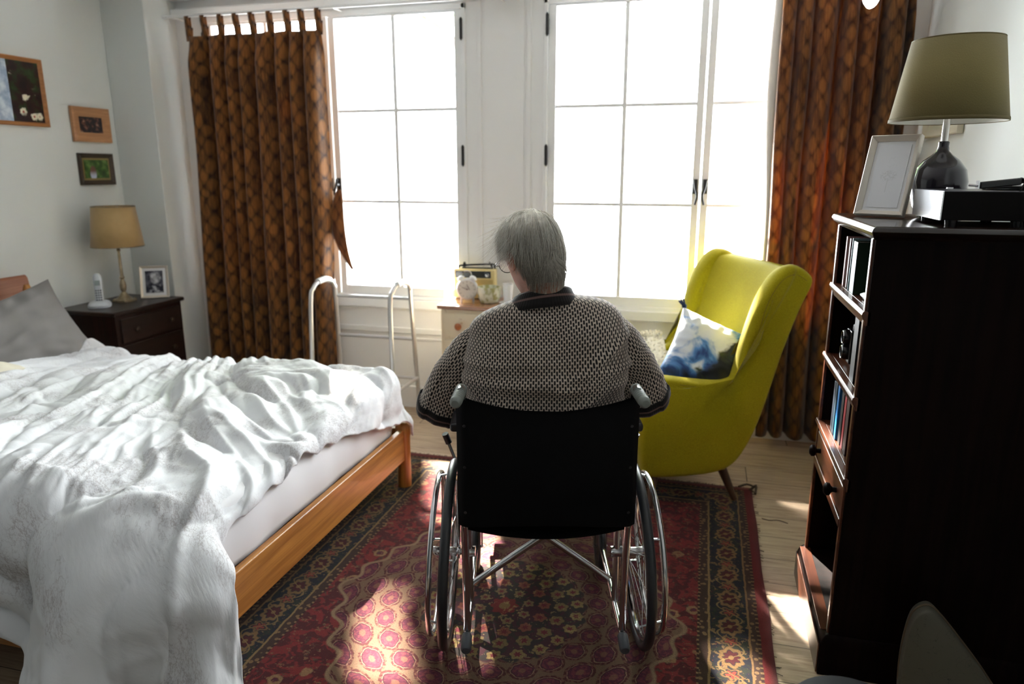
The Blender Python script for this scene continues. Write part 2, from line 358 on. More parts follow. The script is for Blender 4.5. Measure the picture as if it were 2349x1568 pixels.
def make_curtain(name, label, x0t, x1t, x0b, x1b, zt, zb, y, folds, seed, amp=.035, tabs=9, flop=None, CURT=CURT):
    t = thing(name, label, 'curtain', ((x0t+x1t)/2, y, 0)); ox, oy = (x0t+x1t)/2, y
    def pos(s, h):        # s across, h 0 top .. 1 bottom
        e = s+.018*sin(2*pi*s*2.3+seed)
        a = amp*(.35+.65*sm(0, .08, h))*(1+.35*fb(s*7, seed))
        ph = 2*pi*folds*e+.6*fb(h*1.3, s*3, seed)+seed
        w_ = (abs(sin(ph))**.7)*(1 if sin(ph) > 0 else -1)
        xa = x0t+(x0b-x0t)*h**1.2; xb = x1t+(x1b-x1t)*h**1.2
        x = xa+(xb-xa)*s+.012*cos(ph)+.01*fb(h*3, s*5, seed)
        sag = 0
        if flop: sag = flop(s)*(1-sm(0, .25, h))
        zz = zt+(zb-zt)*h-(.012*abs(sin(pi*s*(tabs-1)))+sag)*(1-sm(0, .1, h))
        return V((x-ox, a*w_+.008*fb(s*20, h*6, seed), zz))
    wid = (x1b-x0b)*1.75
    m = M(); m.grid(pos, folds*22, 60, lambda a, b: (a*wid+seed, (1-b)*(zt-zb)))
    m.build('curtain_cloth', CURT, t, angle=180, solid=.002, fixn=False)
    for k in range(tabs):
        mt = M()
        s = min(.985, max(.015, k/(tabs-1))); p = pos(s, 0); wd = .019
        if flop and flop(s) > .03: continue
        pts = [(p.x, p.y, p.z-.03), (p.x, p.y*.4-.012, p.z+.05), (p.x, -.012, 2.478-.0), (p.x, 0, 2.492), (p.x, .012, 2.478), (p.x, p.y*.4+.012, p.z+.05), (p.x, p.y, p.z-.02)]
        n_ = len(pts)
        for a, b, wa, wb in [(pts[i], pts[i+1], wd*(1.25 if i in (0, n_-2) else .8), wd*(.8 if i < n_-2 else 1.25)) for i in range(n_-1)]:
            mt.add([(a[0]-wa, a[1], a[2]), (a[0]+wa, a[1], a[2]), (b[0]+wb, b[1], b[2]), (b[0]-wb, b[1], b[2])], [(0, 1, 2, 3)], [[(0, 0), (.04, 0), (.04, .1), (0, .1)]])
        mt.build('curtain_tab', CURT, t, solid=.002, fixn=False)
    return t, pos
cl, _p = make_curtain('curtain', 'brown patterned tab-top curtain hanging closed left of the walking frame', -3.20, -2.285, -3.245, -2.335, 2.372, .03, 4.13, 8, 1.3, .062, CURT=CURT_L)
cr, posr = make_curtain('curtain', 'brown patterned curtain gathered behind the green armchair and bookcase', .325, .93, .36, .95, 2.43, .075, 4.13, 6, 4.1, .07, 7, flop=lambda s: .11*math.exp(-((s-.66)/.05)**2))
# pale lining turned out along the leading edge of the right curtain
m = M(); m.grid(lambda a, b: posr(.0, b)+V((-.035*(1-a)*(1+.3*sin(b*9)), -.012-.02*sin(a*pi), 0)), 4, 60)
m.build('curtain_lining', LINING, cr, angle=180, solid=.002, fixn=False)
ral = tag(M().cyl((AX+.01, 4.13, 2.485), (.0, 4.13, 2.485), .009).cyl((0, 4.13, 2.485), (XR-.02, 4.13, 2.485), .009).build('curtain_rod', GLOSSW), 'thin white curtain rod running over both windows', 'curtain rod')
for x_ in (-3.33, -2.2, -1.18, -.5, .2, .98):
    lab(M().cyl((x_, 4.13, 2.485), (x_, YW, 2.485), .005).build('rod_bracket', GLOSSW, ral), 'white bracket')
# tieback hanging from the handle of the left window
def tb(a, b):
    wdt = .012+.042*sin(pi*min(1, b*1.05))**.8*(1-.35*b); cx = -2.245-.035*sin(pi*b*.9)+.085*b**2.2
    return V((cx+(a-.5)*2*wdt, 4.19-.012*cos((a-.5)*2.6)-.02*b, 1.43-.50*b))
m = M(); m.grid(tb, 8, 30, lambda a, b: (a*.09, b*.5)); tag(m.build('curtain_tieback', CURT, angle=180, solid=.004, fixn=False), 'narrow brown patterned tieback strap dangling from the left window handle', 'tieback')

# ---------------------------------------------------------------- bed
PINE = wood('honey_pine', (.27, .095, .014), (.50, .22, .045), .38, 'Y', 1, .15)
PINEZ = wood('honey_pine_post', (.27, .095, .014), (.50, .22, .045), .38, 'Z', 1, .15)
SHEET = plain('white_fitted_sheet', (.82, .82, .84), .85, spec=.2, bump=.15, bs=30)
BX0, BX1, BY0, BY1 = -3.66, -1.345, 1.44, 3.10
bed = thing('bed', 'honey pine double bed with low foot rail and round posts', 'bed', (-2.5, 2.26, 0))
def BL(m): return m.xf(Matrix.Translation((2.5, -2.26, 0)))
for yy, hs_ in ((BY0+.02, .9), (BY1-.02, 1)):
    p = [(r_, z_*hs_) for r_, z_ in ((.034, .011), (.034, .27), (.038, .29), (.036, .325), (.022, .34), (.006, .345))]
    m = M(); m.lathe(p, (BX1-.032, yy-.0, 0), n=20); BL(m).build('foot_post', PINEZ, bed)
m = M(); m.box(BX1-.045, BX1-.015, BY0+.03, BY1-.045, .155, .315); BL(m).build('foot_rail', PINE, bed, bevel=.006)
PINEX = wood('honey_pine_side', (.20, .07, .012), (.38, .16, .035), .38, 'X', 1, .15)
for yy in (BY0-.012, BY1-.036): BL(M().box(BX0+.06, BX1-.05, yy, yy+.028, .155, .315)).build('side_rail', PINEX, bed, bevel=.005)
HB = wood('red_brown_headboard', (.28, .10, .05), (.42, .18, .10), .4, 'Y')
m = M()
prof = [(0, .20), (0, .95), (.012, .975), (.03, .985), (.045, .97), (.05, .94), (.05, .20)]
m.prism([(BX0-.02+a, z_) for a, z_ in prof], BY0+.02, BY1+.04, 1); BL(m).build('headboard', HB, bed, bevel=.006)
for yy in (BY0, BY1+.02): BL(M().lathe([(.03, 0), (.03, .9), (.02, .93), (.004, .935)], (BX0+.02, yy, 0), n=16)).build('head_post', PINEZ, bed)
m = M().box(BX0+.05, BX1-.05, BY0+.02, BY1-.06, .26, .29); BL(m).build('slats', PINEX, bed)
# mattress with a loosely fitted white sheet
def matt(a, b):
    return None
m = M(); N1, N2 = 40, 40
MX0, MX1, MY0, MY1, MZ0, MZ1 = BX0+.06, BX1-.05, BY0+.19, BY1-.05, .30, .54
def ringm(z_, inset):
    r_ = []; x0, x1, y0, y1 = MX0+inset, MX1-inset, MY0+inset, MY1-inset; c = .07
    for (cx, cy, a0) in ((x1-c, y0+c, -90), (x1-c, y1-c, 0), (x0+c, y1-c, 90), (x0+c, y0+c, 180)):
        for k in range(13):
            a = rad(a0+90*k/12); r_.append(V((cx+c*cos(a), cy+c*sin(a), z_)))
    out = []; n = len(r_)
    for i in range(n):
        d = (r_[(i+1) % n]-r_[i]).length; k = max(1, int(d/.03))
        for j in range(k): out.append(r_[i].lerp(r_[(i+1) % n], j/k))
    return out
rs = []
for z_, ins in ((MZ0, .02), (MZ0+.005, .004), (MZ0+.03, 0), (.36, -.006), (.42, -.008), (.48, -.004), (.52, .006), (.535, .02), (.545, .05)):
    base = ringm(z_, .0); r2 = []
    for p in base:
        wv = .006*fb(p.x*6+p.y*9, z_*14, 3); cx, cy = (MX0+MX1)/2, (MY0+MY1)/2
        q = V(((p.x-cx)*(1-ins/1.1)+cx, (p.y-cy)*(1-ins/.8)+cy, p.z+.01*fb(p.y*5, p.x*5, 9)*(z_ < .33))); q.x += wv*(1 if p.x > cx else -1); r2.append(q)
    rs.append(r2)
m.loft(rs); mat_o = tag(m.build('mattress', SHEET, angle=180), 'mattress in a white fitted sheet showing along the foot rail', 'mattress')
# duvet : cloth coordinates run over the edge of the mattress and hang down
n = NT('white_toile_duvet'); P = n.obj(); u, v, _ = n.sep(n.uv()); U = n.comb(u, v)
clus = n.noise(U, 3.4, 2, .5); blot = n.step(clus, .50, .58)
wv = n.noise(U, 26, 4, .6); line = 1-n.step((wv-.5).abs(), .0, .030); line2 = 1-n.step((n.noise(U, 60, 3, .6)-.5).abs(), 0, .05)
stem = 1-n.step((n.noise(U, 4.2, 1, .3, 1.5)-.5).abs(), .0, .006)
ink = ((blot*line*.6+blot*line2*.5+blot*.22+(1-blot)*line*n.step(clus, .44, .50)*.35)).min(1.0)
n.set(col=n.mix(ink*.62, (.73, .745, .77), (.27, .23, .23)), rough=.7, spec=.25, sheen=.2)
n.bump(n.noise(U, 45, 4, .6)*.7+n.noise(U, 900, 1)*.05, .22, .006); DUV = n.m
TOP = .575
def ridge(x): return (1-abs(x))**2
def wrinkle(u, v):
    # long folds fanning out from beyond the far pillow corner, finer pleats between them, a few cross crumples
    dx, dy = u+2.95, v-3.9; ang = atan2(dy, dx); R = hypot(dx, dy)
    N_ = mn.noise; wp = N_(V((u*1.3, v*1.3, 3))); wp2 = N_(V((u*3.1, v*3.1, 6)))
    n1 = N_(V((ang*9+1.6*wp, R*1.1, 0))); n2 = N_(V((ang*21+1.8*wp+.5*wp2, R*1.6, 4))); n3 = N_(V((ang*46+2*wp2, R*2.6, 8)))
    n4 = N_(V((u*4+2.2*wp, v*4+2*wp2, 5))); n5 = N_(V((u*9+1.5*wp2, v*9-1.5*wp, 9)))
    m1 = .55+.9*N_(V((u*1.9, v*1.9, 12))); m2 = max(0, .5+1.3*N_(V((u*2.3+5, v*2.3, 14))))
    f = .050*(min(1, abs(n1)*2.4)**.75-.5)+.030*m1*(ridge(min(1, abs(n2)*2.1))-.35)+.007*m2*(ridge(min(1, abs(n3)*2))-.35)
    return f+.024*(min(1, abs(n4)*2.2)**.8-.5)*(1.2-m1)+.008*m2*(ridge(min(1, abs(n5)*2))-.3)
foot_hem = [(1.0, .55), (1.30, .52), (1.45, .40), (1.55, .24), (1.66, .17), (1.75, .115), (1.95, .10), (2.2, .085), (2.35, .09), (2.6, .16), (2.85, .22), (3.2, .27)]
EX, EY0, EY1 = MX1-.055, MY0+.05, MY1-.01
def duvet(a, b):
    # a : from far side to near side, b : from pillow end to foot
    v0, v1 = EY1+.20, EY0-.43-.25*sm(.40, .95, b)+.06*max(0, fb(b*5, 3))
    v = v0+(v1-v0)*a
    vc = min(max(v, 1.0), 3.2); u0, u1 = -3.22+.10*sin(3*a), EX+.02+lerp_tab(foot_hem, vc)+(.018*fb(v*9, 1)+.01*fb(v*25, 1))*sm(EY0-.25, EY0, v)
    u = u0+(u1-u0)*b
    ox = max(0, u-EX); oy = max(0, EY0-v); oy2 = max(0, v-EY1); oyy = oy-oy2
    L = hypot(ox, oyy); R = .075+.115*sm(0, .12, oy)
    wr = wrinkle(u, v)
    th = TOP+.035*sm(0, .5, min(EX-u if u < EX else 0, .5))+.02*sin(u*3.1+v*2)
    if L < 1e-6: x, y, z_ = u, v, th
    else:
        d = V((ox, -oyy, 0)).normalized() if L else V((0, 0, 0)); q = min(L/R, pi/2); out = R*sin(q); dn = R*(1-cos(q))+max(0, L-R*pi/2)
        flare = .05*sm(.1, .5, L)*(1+1.6*fb(u*4, v*4, 2))+.10*sm(.05, .5, oy)+(.060*sin(u*11+2.5*fb(u*2, 1))+.02*fb(u*9, v*2, 5))*sm(.10, .45, oy)+.012*fb(v*11, 1)*sm(.03, .15, ox)
        x = min(u, EX)+d.x*(out+flare); y = min(max(v, EY0), EY1)+d.y*(out+flare); z_ = th-dn
        wr *= 1.25-.25*sm(0, .2, ox)
    k = 1-.85*sm(0, .30, L)
    rise = 0
    if L > 0: x += wr*(1-k)*(ox/(L+1e-6)); y += -wr*(1-k)*(oyy/(L+1e-6))
    z_ += wr*k
    z_ = max(z_, .012+.01*fb(u*8, v*8))
    kk = sm(-1.95, -1.5, u)*sm(.05, .28, oy); y -= .055*kk; x += .045*kk*sm(0, .1, ox)
    tx = BX1+.014
    if x < tx: x += (tx-x)*sm(.42, .33, z_)*sm(-1.46, -1.38, x)*sm(EX-.02, EX+.1, u)
    return V((x, y, z_))
m = M(); m.grid(duvet, 210, 250, lambda a, b: (a*2.3, b*2.2))
dv = tag(m.build('duvet', DUV, angle=180, solid=.012, sub=1, fixn=False), 'rumpled white duvet with grey floral print spread over the bed', 'duvet')
TAPE = plain('white_tape', (.8, .8, .8), .7)
m = M(); m.grid(lambda a, b: V((-1.312+.015*sin(b*5)+.02*b, 1.56-.035*b+(a-.5)*.03, .335-.075*b+.008*sin(b*8))), 2, 8); m.grid(lambda a, b: V((-1.30+.02*b, 1.505-.04*b+(a-.5)*.025, .30-.06*b)), 2, 6)
lab(m.build('duvet_ties', TAPE, dv, solid=.003, fixn=False), 'white fabric ties')
LIN = plain('pale_blue_striped_lining', (.55, .58, .66), .8)
# ---------------------------------------------------------------- pillows
def pillow(name, label, cat, mat, loc, rot, w_, h_, t_, seed, crease=1.0, pinch=.10, parent=None):
    def f(a, b, side):
        x, y = 2*a-1, 2*b-1
        px = x*(1-pinch*(1-abs(y)**2.2)*abs(x)**3); py = y*(1-pinch*(1-abs(x)**2.2)*abs(y)**3)
        e = max(0, (1-abs(x)**2.6))*max(0, (1-abs(y)**2.6)); th = t_/2*e**.45
        c = crease*(.010*ridge(1.7*fb(x*1.6+seed, y*3.0, seed))+.012*fb(x*4, y*1.5+seed, 2)*min(1, 3*e))*e**.3
        if abs(y) > .55: c += crease*.010*sin(x*22+seed)*sm(.55, .85, abs(y))*(e**.4)
        return V((px*w_/2, py*h_/2, side*(th+c)))
    m = M(); m.grid(lambda a, b: f(a, b, 1), 40, 40, lambda a, b: (a*w_, b*h_)); m.grid(lambda a, b: f(b, a, -1), 40, 40, lambda a, b: (b*w_, a*h_))
    o = m.build(name, mat, parent, angle=180, sub=1); o.location = loc; o.rotation_euler = rot
    bm = bmesh.new(); bm.from_mesh(o.data); bmesh.ops.remove_doubles(bm, verts=bm.verts, dist=.0005); bm.to_mesh(o.data); bm.free()
    if cat: tag(o, label, cat)
    return o
PG = plain('taupe_pillow_cotton', (.25, .24, .235), .75, spec=.3, var=.05, bump=.2, bs=20)
pl = pillow('pillow', 'large taupe pillow leaning against the headboard', 'pillow', PG, (-3.36, 2.72, .68), (rad(62), rad(-13), rad(80)), .80, .50, .18, 2.2, 1.3)
m = M(); sdef = [V((.78/2*x_*.985, .46/2*y_*.985, 0)) for x_, y_ in ((-1, -1), (1, -1), (1, 1), (-1, 1))]
PC = plain('cream_pillow_cotton', (.72, .68, .55), .8)
pillow('pillow', 'corner of a cream pillow lying flat at the left picture edge below the taupe pillow', 'pillow', PC, (-3.22, 2.22, .665), (rad(4), 0, rad(92)), .62, .42, .12, 5)
# ---------------------------------------------------------------- nightstand and things on it
DK = wood('dark_mahogany', (.008, .003, .002), (.022, .007, .005), .4, 'Y', 1, .2)
DKZ = wood('dark_mahogany_upright', (.008, .003, .002), (.022, .007, .005), .45, 'Z', 1, .0, .2)
BRK = plain('dark_bronze', (.05, .035, .025), .4, .7)
ns = thing('nightstand', 'dark mahogany bedside cabinet with two drawers in the corner', 'nightstand', (-3.46, 3.59, 0))
def NL(m): return m.xf(Matrix.Translation((3.46, -3.59, 0)))
x0, x1, y0, y1 = -3.68, -3.265, 3.33, 3.88
NL(M().box(x0, x1, y0, y1, .06, .725)).build('body', DKZ, ns, bevel=.005)
NL(M().box(x0-.005, x1+.018, y0-.018, y1+.018, .725, .75)).build('top', DK, ns, bevel=.008)
NL(M().box(x0, x1+.012, y0-.012, y1+.012, 0, .07)).build('plinth', DK, ns, bevel=.006)
for z0, z1 in ((.555, .70), (.36, .54), (.10, .345)):
    d = NL(M().box(x1-.002, x1+.012, y0+.03, y1-.03, z0, z1)).build('drawer', DK, ns, bevel=.004)
    for yy in (y0+.13, y1-.13):
        NL(M().lathe([(.006, 0), (.006, .012), (.014, .018), (.015, .026), (.004, .031)], (x1+.010, yy, (z0+z1)/2), (1, 0, 0), 16)).build('knob', BRK, d)
BRASS = plain('aged_brass', (.36, .29, .19), .32, .85, var=.25, vs=40)
lmp = thing('table_lamp', 'small brass candlestick lamp with gold cone shade on the bedside cabinet', 'lamp', (-3.49, 3.655, .75))
M().lathe([(.058, 0), (.058, .012), (.045, .02), (.028, .035), (.02, .05), (.012, .06), (.018, .075), (.020, .10), (.015, .125), (.010, .14), (.016, .15), (.010, .16), (.008, .28), (.007, .31), (.013, .32), (.007, .33)]).build('base', BRASS, lmp)
for k in range(4): a = pi/4+k*pi/2; M().lathe([(.012, 0), (.014, .008), (.008, .018), (.002, .02)], (.055*cos(a), .055*sin(a), 0), n=10).build('foot', BRASS, lmp)
M().lathe([(.014, .33), (.014, .345), (.017, .35), (.017, .39), (.008, .395)]).build('bulb_socket', IRON, lmp)
n = NT('gold_silk_shade'); n.set(col=n.mix(n.noise(n.obj(), 30, 2), (.50, .33, .13), (.62, .43, .19)), rough=.45, spec=.4, sheen=.4)
tl = n.node('ShaderNodeBsdfTranslucent'); tl.inputs[0].default_value = (.7, .45, .18, 1); mx = n.node('ShaderNodeMixShader'); mx.inputs[0].default_value = .2
n.t.links.new(n.b.outputs[0], mx.inputs[1]); n.t.links.new(tl.outputs[0], mx.inputs[2]); n.t.links.new(mx.outputs[0], n.out.inputs[0]); GOLD = n.m
sh = M().lathe([(.148, .345), (.120, .585)], caps=False, n=64).build('lamp_shade', GOLD, lmp, solid=.002)
M().ring((0, 0, .585), (0, 0, 1), .120, .003, 64, 6).build('shade_trim', BRASS, sh)
M().ring((0, 0, .345), (0, 0, 1), .148, .003, 64, 6).build('shade_trim', BRASS, sh)
m = M().ring((0, 0, .58), (0, 0, 1), .014, .002, 16, 5)
for k in range(3): a = k*2*pi/3; m.cyl((.012*cos(a), .012*sin(a), .58), (.12*cos(a), .12*sin(a), .58), .0015, 6)
m.cyl((0, 0, .39), (0, 0, .58), .003, 8); m.build('shade_carrier', BRASS, sh)
PHW = plain('silver_grey_plastic', (.62, .66, .70), .3); PHD = plain('dark_key_plastic', (.10, .11, .13), .4)
ph = thing('telephone', 'silver cordless telephone standing in its charging cradle', 'telephone', (-3.50, 3.47, .75), rad(40))
M().loft([[(.062*cx_*s_, .075*cy_*s_, z_) for cx_, cy_ in [(cos(t_)*abs(cos(t_))**-.35 if abs(cos(t_)) > 1e-3 else 0, sin(t_)*abs(sin(t_))**-.35 if abs(sin(t_)) > 1e-3 else 0) for t_ in [2*pi*k/32+.01 for k in range(32)]]] for z_, s_ in ((0, 1), (.012, 1.02), (.025, .9), (.034, .6))]).build('cradle', PHW, ph)
hs = M()
rg = []
for z_, wd, dp, yo in ((.02, .022, .012, .012), (.05, .023, .014, .014), (.10, .024, .013, .022), (.15, .025, .014, .03), (.175, .024, .016, .032), (.19, .016, .012, .032), (.195, .006, .005, .032)):
    rg.append([(wd*cos(t)*abs(cos(t)+1e-6)**-.3, yo+dp*sin(t), z_) for t in [2*pi*k/20+.01 for k in range(20)]])
h_ = hs.loft(rg).build('handset', PHW, ph)
m = M()
for i in range(5):
    for j in range(3): m.box(-.015+j*.012, -.007+j*.012, -.003+i*.0022, .002+i*.0022, .035+i*.014, .043+i*.014)
m.build('keypad', PHD, h_); M().box(-.014, .014, .010, .017, .125, .155).build('display', plain('grey_display', (.3, .36, .36), .1), h_)

# picture frames -----------------------------------------------------------
def photo_mat(name, cols, sc=6, seed=0, det=3):
    n = NT(name); x, y, z = n.sep(n.obj()); k = n.noise(n.comb(x+seed, y, z+seed*2), sc, det, .6)
    n.set(col=n.ramp(k, [(.28+.5*i/(len(cols)-1)*1.0, c) for i, c in enumerate(cols)]), rough=.25); return n.m
def frame(name, label, w_, h_, bw, th, fmat, pmat, loc, rot, mat_w=0, matm=None, inner=None, cat='picture frame', strut=False, outer=.0, rim=None):
    """frame built upright in its own XZ plane, facing -Y; origin at the bottom centre"""
    t = thing(name, label, cat, loc); t.rotation_euler = rot
    prof = [(0, 0), (0, -th), (bw*.18, -th-.003), (bw*.5, -th*.82), (bw*.85, -th*.6), (bw, -th*.45), (bw, 0)]
    m = M(); cs = [(-w_/2, 0, 1, 1), (w_/2, 0, -1, 1), (w_/2, h_, -1, -1), (-w_/2, h_, 1, -1)]
    rings = [[(cx+sx*d, y_, cz+sz*d) for d, y_ in prof] for cx, cz, sx, sz in cs]; rings.append(rings[0])
    m.loft(rings, caps=False); m.build('border', fmat, t, bevel=.0012, angle=30)
    M().box(-w_/2+bw*.6, w_/2-bw*.6, -.004, 0, bw*.6, h_-bw*.6).build('backing', plain('grey_board', (.25, .22, .2), .8), t, smooth=False)
    if mat_w: M().box(-w_/2+bw*.7, w_/2-bw*.7, -.0065, -.0045, bw*.7, h_-bw*.7).build('mount', matm, t, smooth=False)
    b2 = bw+mat_w
    ph_ = M().box(-w_/2+b2, w_/2-b2, -.009, -.007, b2, h_-b2).build('photograph', pmat, t, smooth=False)
    if strut: M().obox((0, .028, h_*.36), (1, 0, 0), (0, .92, -.38), (0, .38, .92), w_*.16, .0015, h_*.36).build('easel_back', plain('black_board', (.03, .03, .03), .7), t)
    return t, ph_
OAKF = wood('orange_oak_frame', (.34, .13, .04), (.50, .22, .07), .4, 'X', 2)
PALEF = wood('light_beech_frame', (.42, .20, .09), (.58, .30, .14), .4, 'X', 2)
DARKF = wood('dark_walnut_frame', (.03, .018, .01), (.07, .04, .02), .35, 'X', 2)
# large garden picture, cut by the picture edge : faces +X on the left wall
n = NT('garden_flower_photograph'); x, y, z = n.sep(n.obj())
U = n.comb(x, z); fl = n.vor(U, 15); pet = n.noise(U, 90, 2); flower = (1-n.step(fl+(pet-.5)*.35, .26, .36)); core = 1-n.step(fl, .07, .12)
dark = n.ramp(n.noise(U, 16, 4), [(.3, (.004, .004, .004)), (.5, (.03, .006, .006)), (.62, (.02, .05, .012)), (.75, (.05, .10, .03))])
c_ = n.mix(flower*n.step(n.noise(U, 6, 1), .34, .42), dark, (.85, .80, .62)); c_ = n.mix(core*flower, c_, (.45, .06, .03))
pale = n.mix(n.step(n.noise(U, 14, 3), .4, .6), (.35, .45, .60), (.72, .80, .88)); n.set(col=n.mix(x < .062, c_, pale), rough=.3); GPH = n.m
t, p_ = frame('picture', 'large oak-framed garden flower picture cut by the left picture edge', .56, .365, .022, .02, OAKF, GPH, (XL+.004, 3.195, 1.79), (0, 0, pi/2), cat='picture')
n = NT('family_group_photograph'); x, y, z = n.sep(n.obj()); U = n.comb(x, z); k = n.noise(U, 30, 3)
n.set(col=n.ramp(k, [(.3, (.006, .006, .012)), (.52, (.03, .018, .02)), (.62, (.25, .10, .06)), (.72, (.5, .4, .3))]), rough=.3); FPH = n.m
frame('picture', 'light beech framed small dark family photograph above the black framed one', .285, .205, .056, .02, PALEF, FPH, (XL+.004, 3.778, 1.718), (0, 0, pi/2), cat='picture')
n = NT('garden_couple_photograph'); x, y, z = n.sep(n.obj()); U = n.comb(x, z); k = n.noise(U, 22, 4)
fig = 1-n.step((((x+.03)*(x+.03)*3+(z-.07)*(z-.07)*.9).sqrt()), .035, .05)
c_ = n.ramp(k, [(.3, (.01, .03, .006)), (.5, (.05, .12, .02)), (.66, (.20, .32, .08))]); n.set(col=n.mix(fig, c_, n.mix(n.step(z, .05, .09), (.62, .66, .80), (.20, .09, .06))), rough=.3); CPH = n.m
t, p_ = frame('picture', 'dark walnut framed green garden photograph, lowest on the left wall', .265, .19, .028, .018, DARKF, CPH, (XL+.004, 3.778, 1.461), (0, 0, pi/2), mat_w=.012, matm=plain('gilt_slip', (.38, .28, .12), .35, .6), cat='picture')
SILW = plain('cream_silver_frame', (.72, .66, .58), .3, .2)
n = NT('black_and_white_portrait'); x, y, z = n.sep(n.obj()); U = n.comb(x, z)
face = 1-n.step((((x-.008)*(x-.008)*1.3+(z-.13)*(z-.13)*.75).sqrt()), .028, .042); body = 1-n.step(((x-.01)*(x-.01)+(z-.045)*(z-.045)).sqrt()+(n.noise(U, 30, 2)-.5)*.03, .035, .055)
k = n.noise(U, 26, 3); c_ = n.mix(n.step(k, .4, .7), (.03, .03, .045), (.16, .16, .20)); c_ = n.mix(face, c_, n.mix(n.step(k, .4, .6), (.25, .25, .28), (.62, .62, .65))); c_ = n.mix(body*n.step(k, .42, .62), c_, (.55, .55, .6)); n.set(col=c_, rough=.25); BWP = n.m
t, p_ = frame('picture', 'small pale frame with black and white portrait beside the gold lamp', .168, .205, .016, .014, SILW, BWP, (-3.385, 3.80, .751), (rad(-11), 0, rad(29)), mat_w=.016, matm=plain('white_mount', (.8, .8, .82), .8), strut=True, cat='picture')

# ---------------------------------------------------------------- walking frame
ALU = plain('brushed_aluminium', (.68, .68, .68), .28, .75); RUB = plain('grey_rubber', (.09, .09, .10), .7)
wk = thing('walking_frame', 'aluminium walking frame standing beneath the left window', 'walking frame', (-1.98, 3.92, 0))
def WL(m): return m.xf(Matrix.Translation((1.98, -3.92, 0)))
for xb, xt in ((-2.285, -2.24), (-1.73, -1.725)):
    xn = -2.215 if xb < -2 else -1.69
    pts = [V((xn, 3.66, .05)), V((xn-.01, 3.69, .30)), V((xt-.012, 3.77, .78)), V((xt-.006, 3.80, .86)), V((xt, 3.85, .893)), V((xt+.003, 3.93, .897)), V((xt, 4.0, .88)), V((xt, 4.04, .84)), V((xt-.004, 4.06, .76)), V((xb, 4.15, .05))]
    WL(M().tube(pts, .0135, 12, smooth=4)).build('side_tube', ALU, wk)
    WL(M().tube([(xt+.001, 3.845, .894), (xt+.003, 3.93, .899), (xt, 3.99, .885)], .0185, 12, smooth=3)).build('hand_grip', plain('pale_grey_grip', (.62, .63, .62), .55), wk)
    WL(M().cyl((xn-.008, 3.68, .27), (xb+.003, 4.125, .25), .011)).build('side_brace', ALU, wk)
    for p in ((xn, 3.657), (xb, 4.152)): WL(M().lathe([(.021, 0), (.022, .012), (.018, .02), (.018, .06), (.014, .065)], (p[0], p[1], 0), n=14)).build('rubber_foot', RUB, wk)
for z_, yy in ((.775, 4.062), (.512, 4.094), (.245, 4.126)): WL(M().cyl((-2.25-(.775-z_)*.06, yy, z_), (-1.725, yy, z_), .0105)).build('cross_bar', ALU, wk)

# ---------------------------------------------------------------- dresser
n = NT('worn_cream_paint'); x, y, z = n.sep(n.obj()); k = n.noise(n.obj(), 18, 5, .65); n.set(col=n.mix(n.step(k, .62, .72), n.mix(n.noise(n.obj(), 3, 2), (.80, .68, .46), (.86, .76, .56)), (.42, .20, .07)), rough=.4); CRM = n.m
DTOP = wood('worn_brown_top', (.22, .08, .035), (.45, .22, .11), .22, 'X', 1, .3)
dr = thing('dresser', 'cream painted chest of drawers with wooden top under the window pier', 'dresser', (-1.04, 4.06, 0))
def DL(m): return m.xf(Matrix.Translation((1.04, -4.06, 0)))
x0, x1, y0, y1 = -1.475, -.62, 3.905, 4.225
DL(M().box(x0, x1, y0, y1, .26, .755)).build('body', CRM, dr, bevel=.005)
DL(M().box(x0-.018, x1+.018, y0-.018, y1+.01, .755, .78)).build('top', DTOP, dr, bevel=.006)
for xx in (x0+.03, x1-.03):
    for yy in (y0+.03, y1-.03): DL(M().lathe([(.011, 0), (.015, .05), (.012, .09), (.019, .14), (.024, .2), (.03, .26)], (xx, yy, 0), n=12)).build('leg', CRM, dr)
KN = plain('orange_wooden_knob', (.45, .14, .04), .3, coat=.3)
for z0, z1 in ((.585, .735), (.44, .572), (.285, .427)):
    d = DL(M().box(x0+.025, x1-.025, y0-.012, y0+.01, z0, z1)).build('drawer', CRM, dr, bevel=.004)
    for xx in (x0+.12, x1-.12): DL(M().lathe([(.008, 0), (.008, .012), (.019, .02), (.022, .032), (.014, .042), (.003, .045)], (xx, y0-.010, (z0+z1)/2), (0, -1, 0), 18)).build('knob', KN, d)
RY = plain('cream_yellow_plastic', (.78, .64, .30), .4); BLKP = plain('black_plastic', (.012, .014, .016), .25); CHR = plain('chrome', (.75, .76, .78), .12, 1)
ra = thing('radio', 'cream and black portable retro radio at the back of the dresser', 'radio', (-1.342, 4.168, .78), rad(4))
M().box(-.13, .13, -.035, .035, .004, .185).build('case', RY, ra, bevel=.008)
M().box(-.118, .105, -.0375, -.030, .13, .172).build('dial_panel', BLKP, ra, bevel=.002)
M().lathe([(.014, 0), (.013, .012), (.002, .014)], (.085, -.037, .151), (0, -1, 0), 18).build('tuning_knob', CHR, ra)
n = NT('speaker_grille'); x, y, z = n.sep(n.obj()); n.set(col=n.mix((z*140).fract() < .4, (.72, .56, .22), (.42, .30, .10)), rough=.5); M().box(-.118, .118, -.037, -.03, .015, .122).build('grille', n.m, ra)
M().tube([(-.10, 0, .185), (-.09, 0, .20), (.11, 0, .212), (.12, 0, .20), (.125, 0, .185)], .006, 8, smooth=3).build('handle', BLKP, ra)
m = M().box(-.08, .11, -.015, .015, .185, .192); m.build('top_panel', BLKP, ra)
M().tube([(.105, .01, .19), (.085, .01, .225)], .005, 8).build('handle_hinge', BLKP, ra)
WE = plain('white_enamel', (.82, .82, .80), .3)
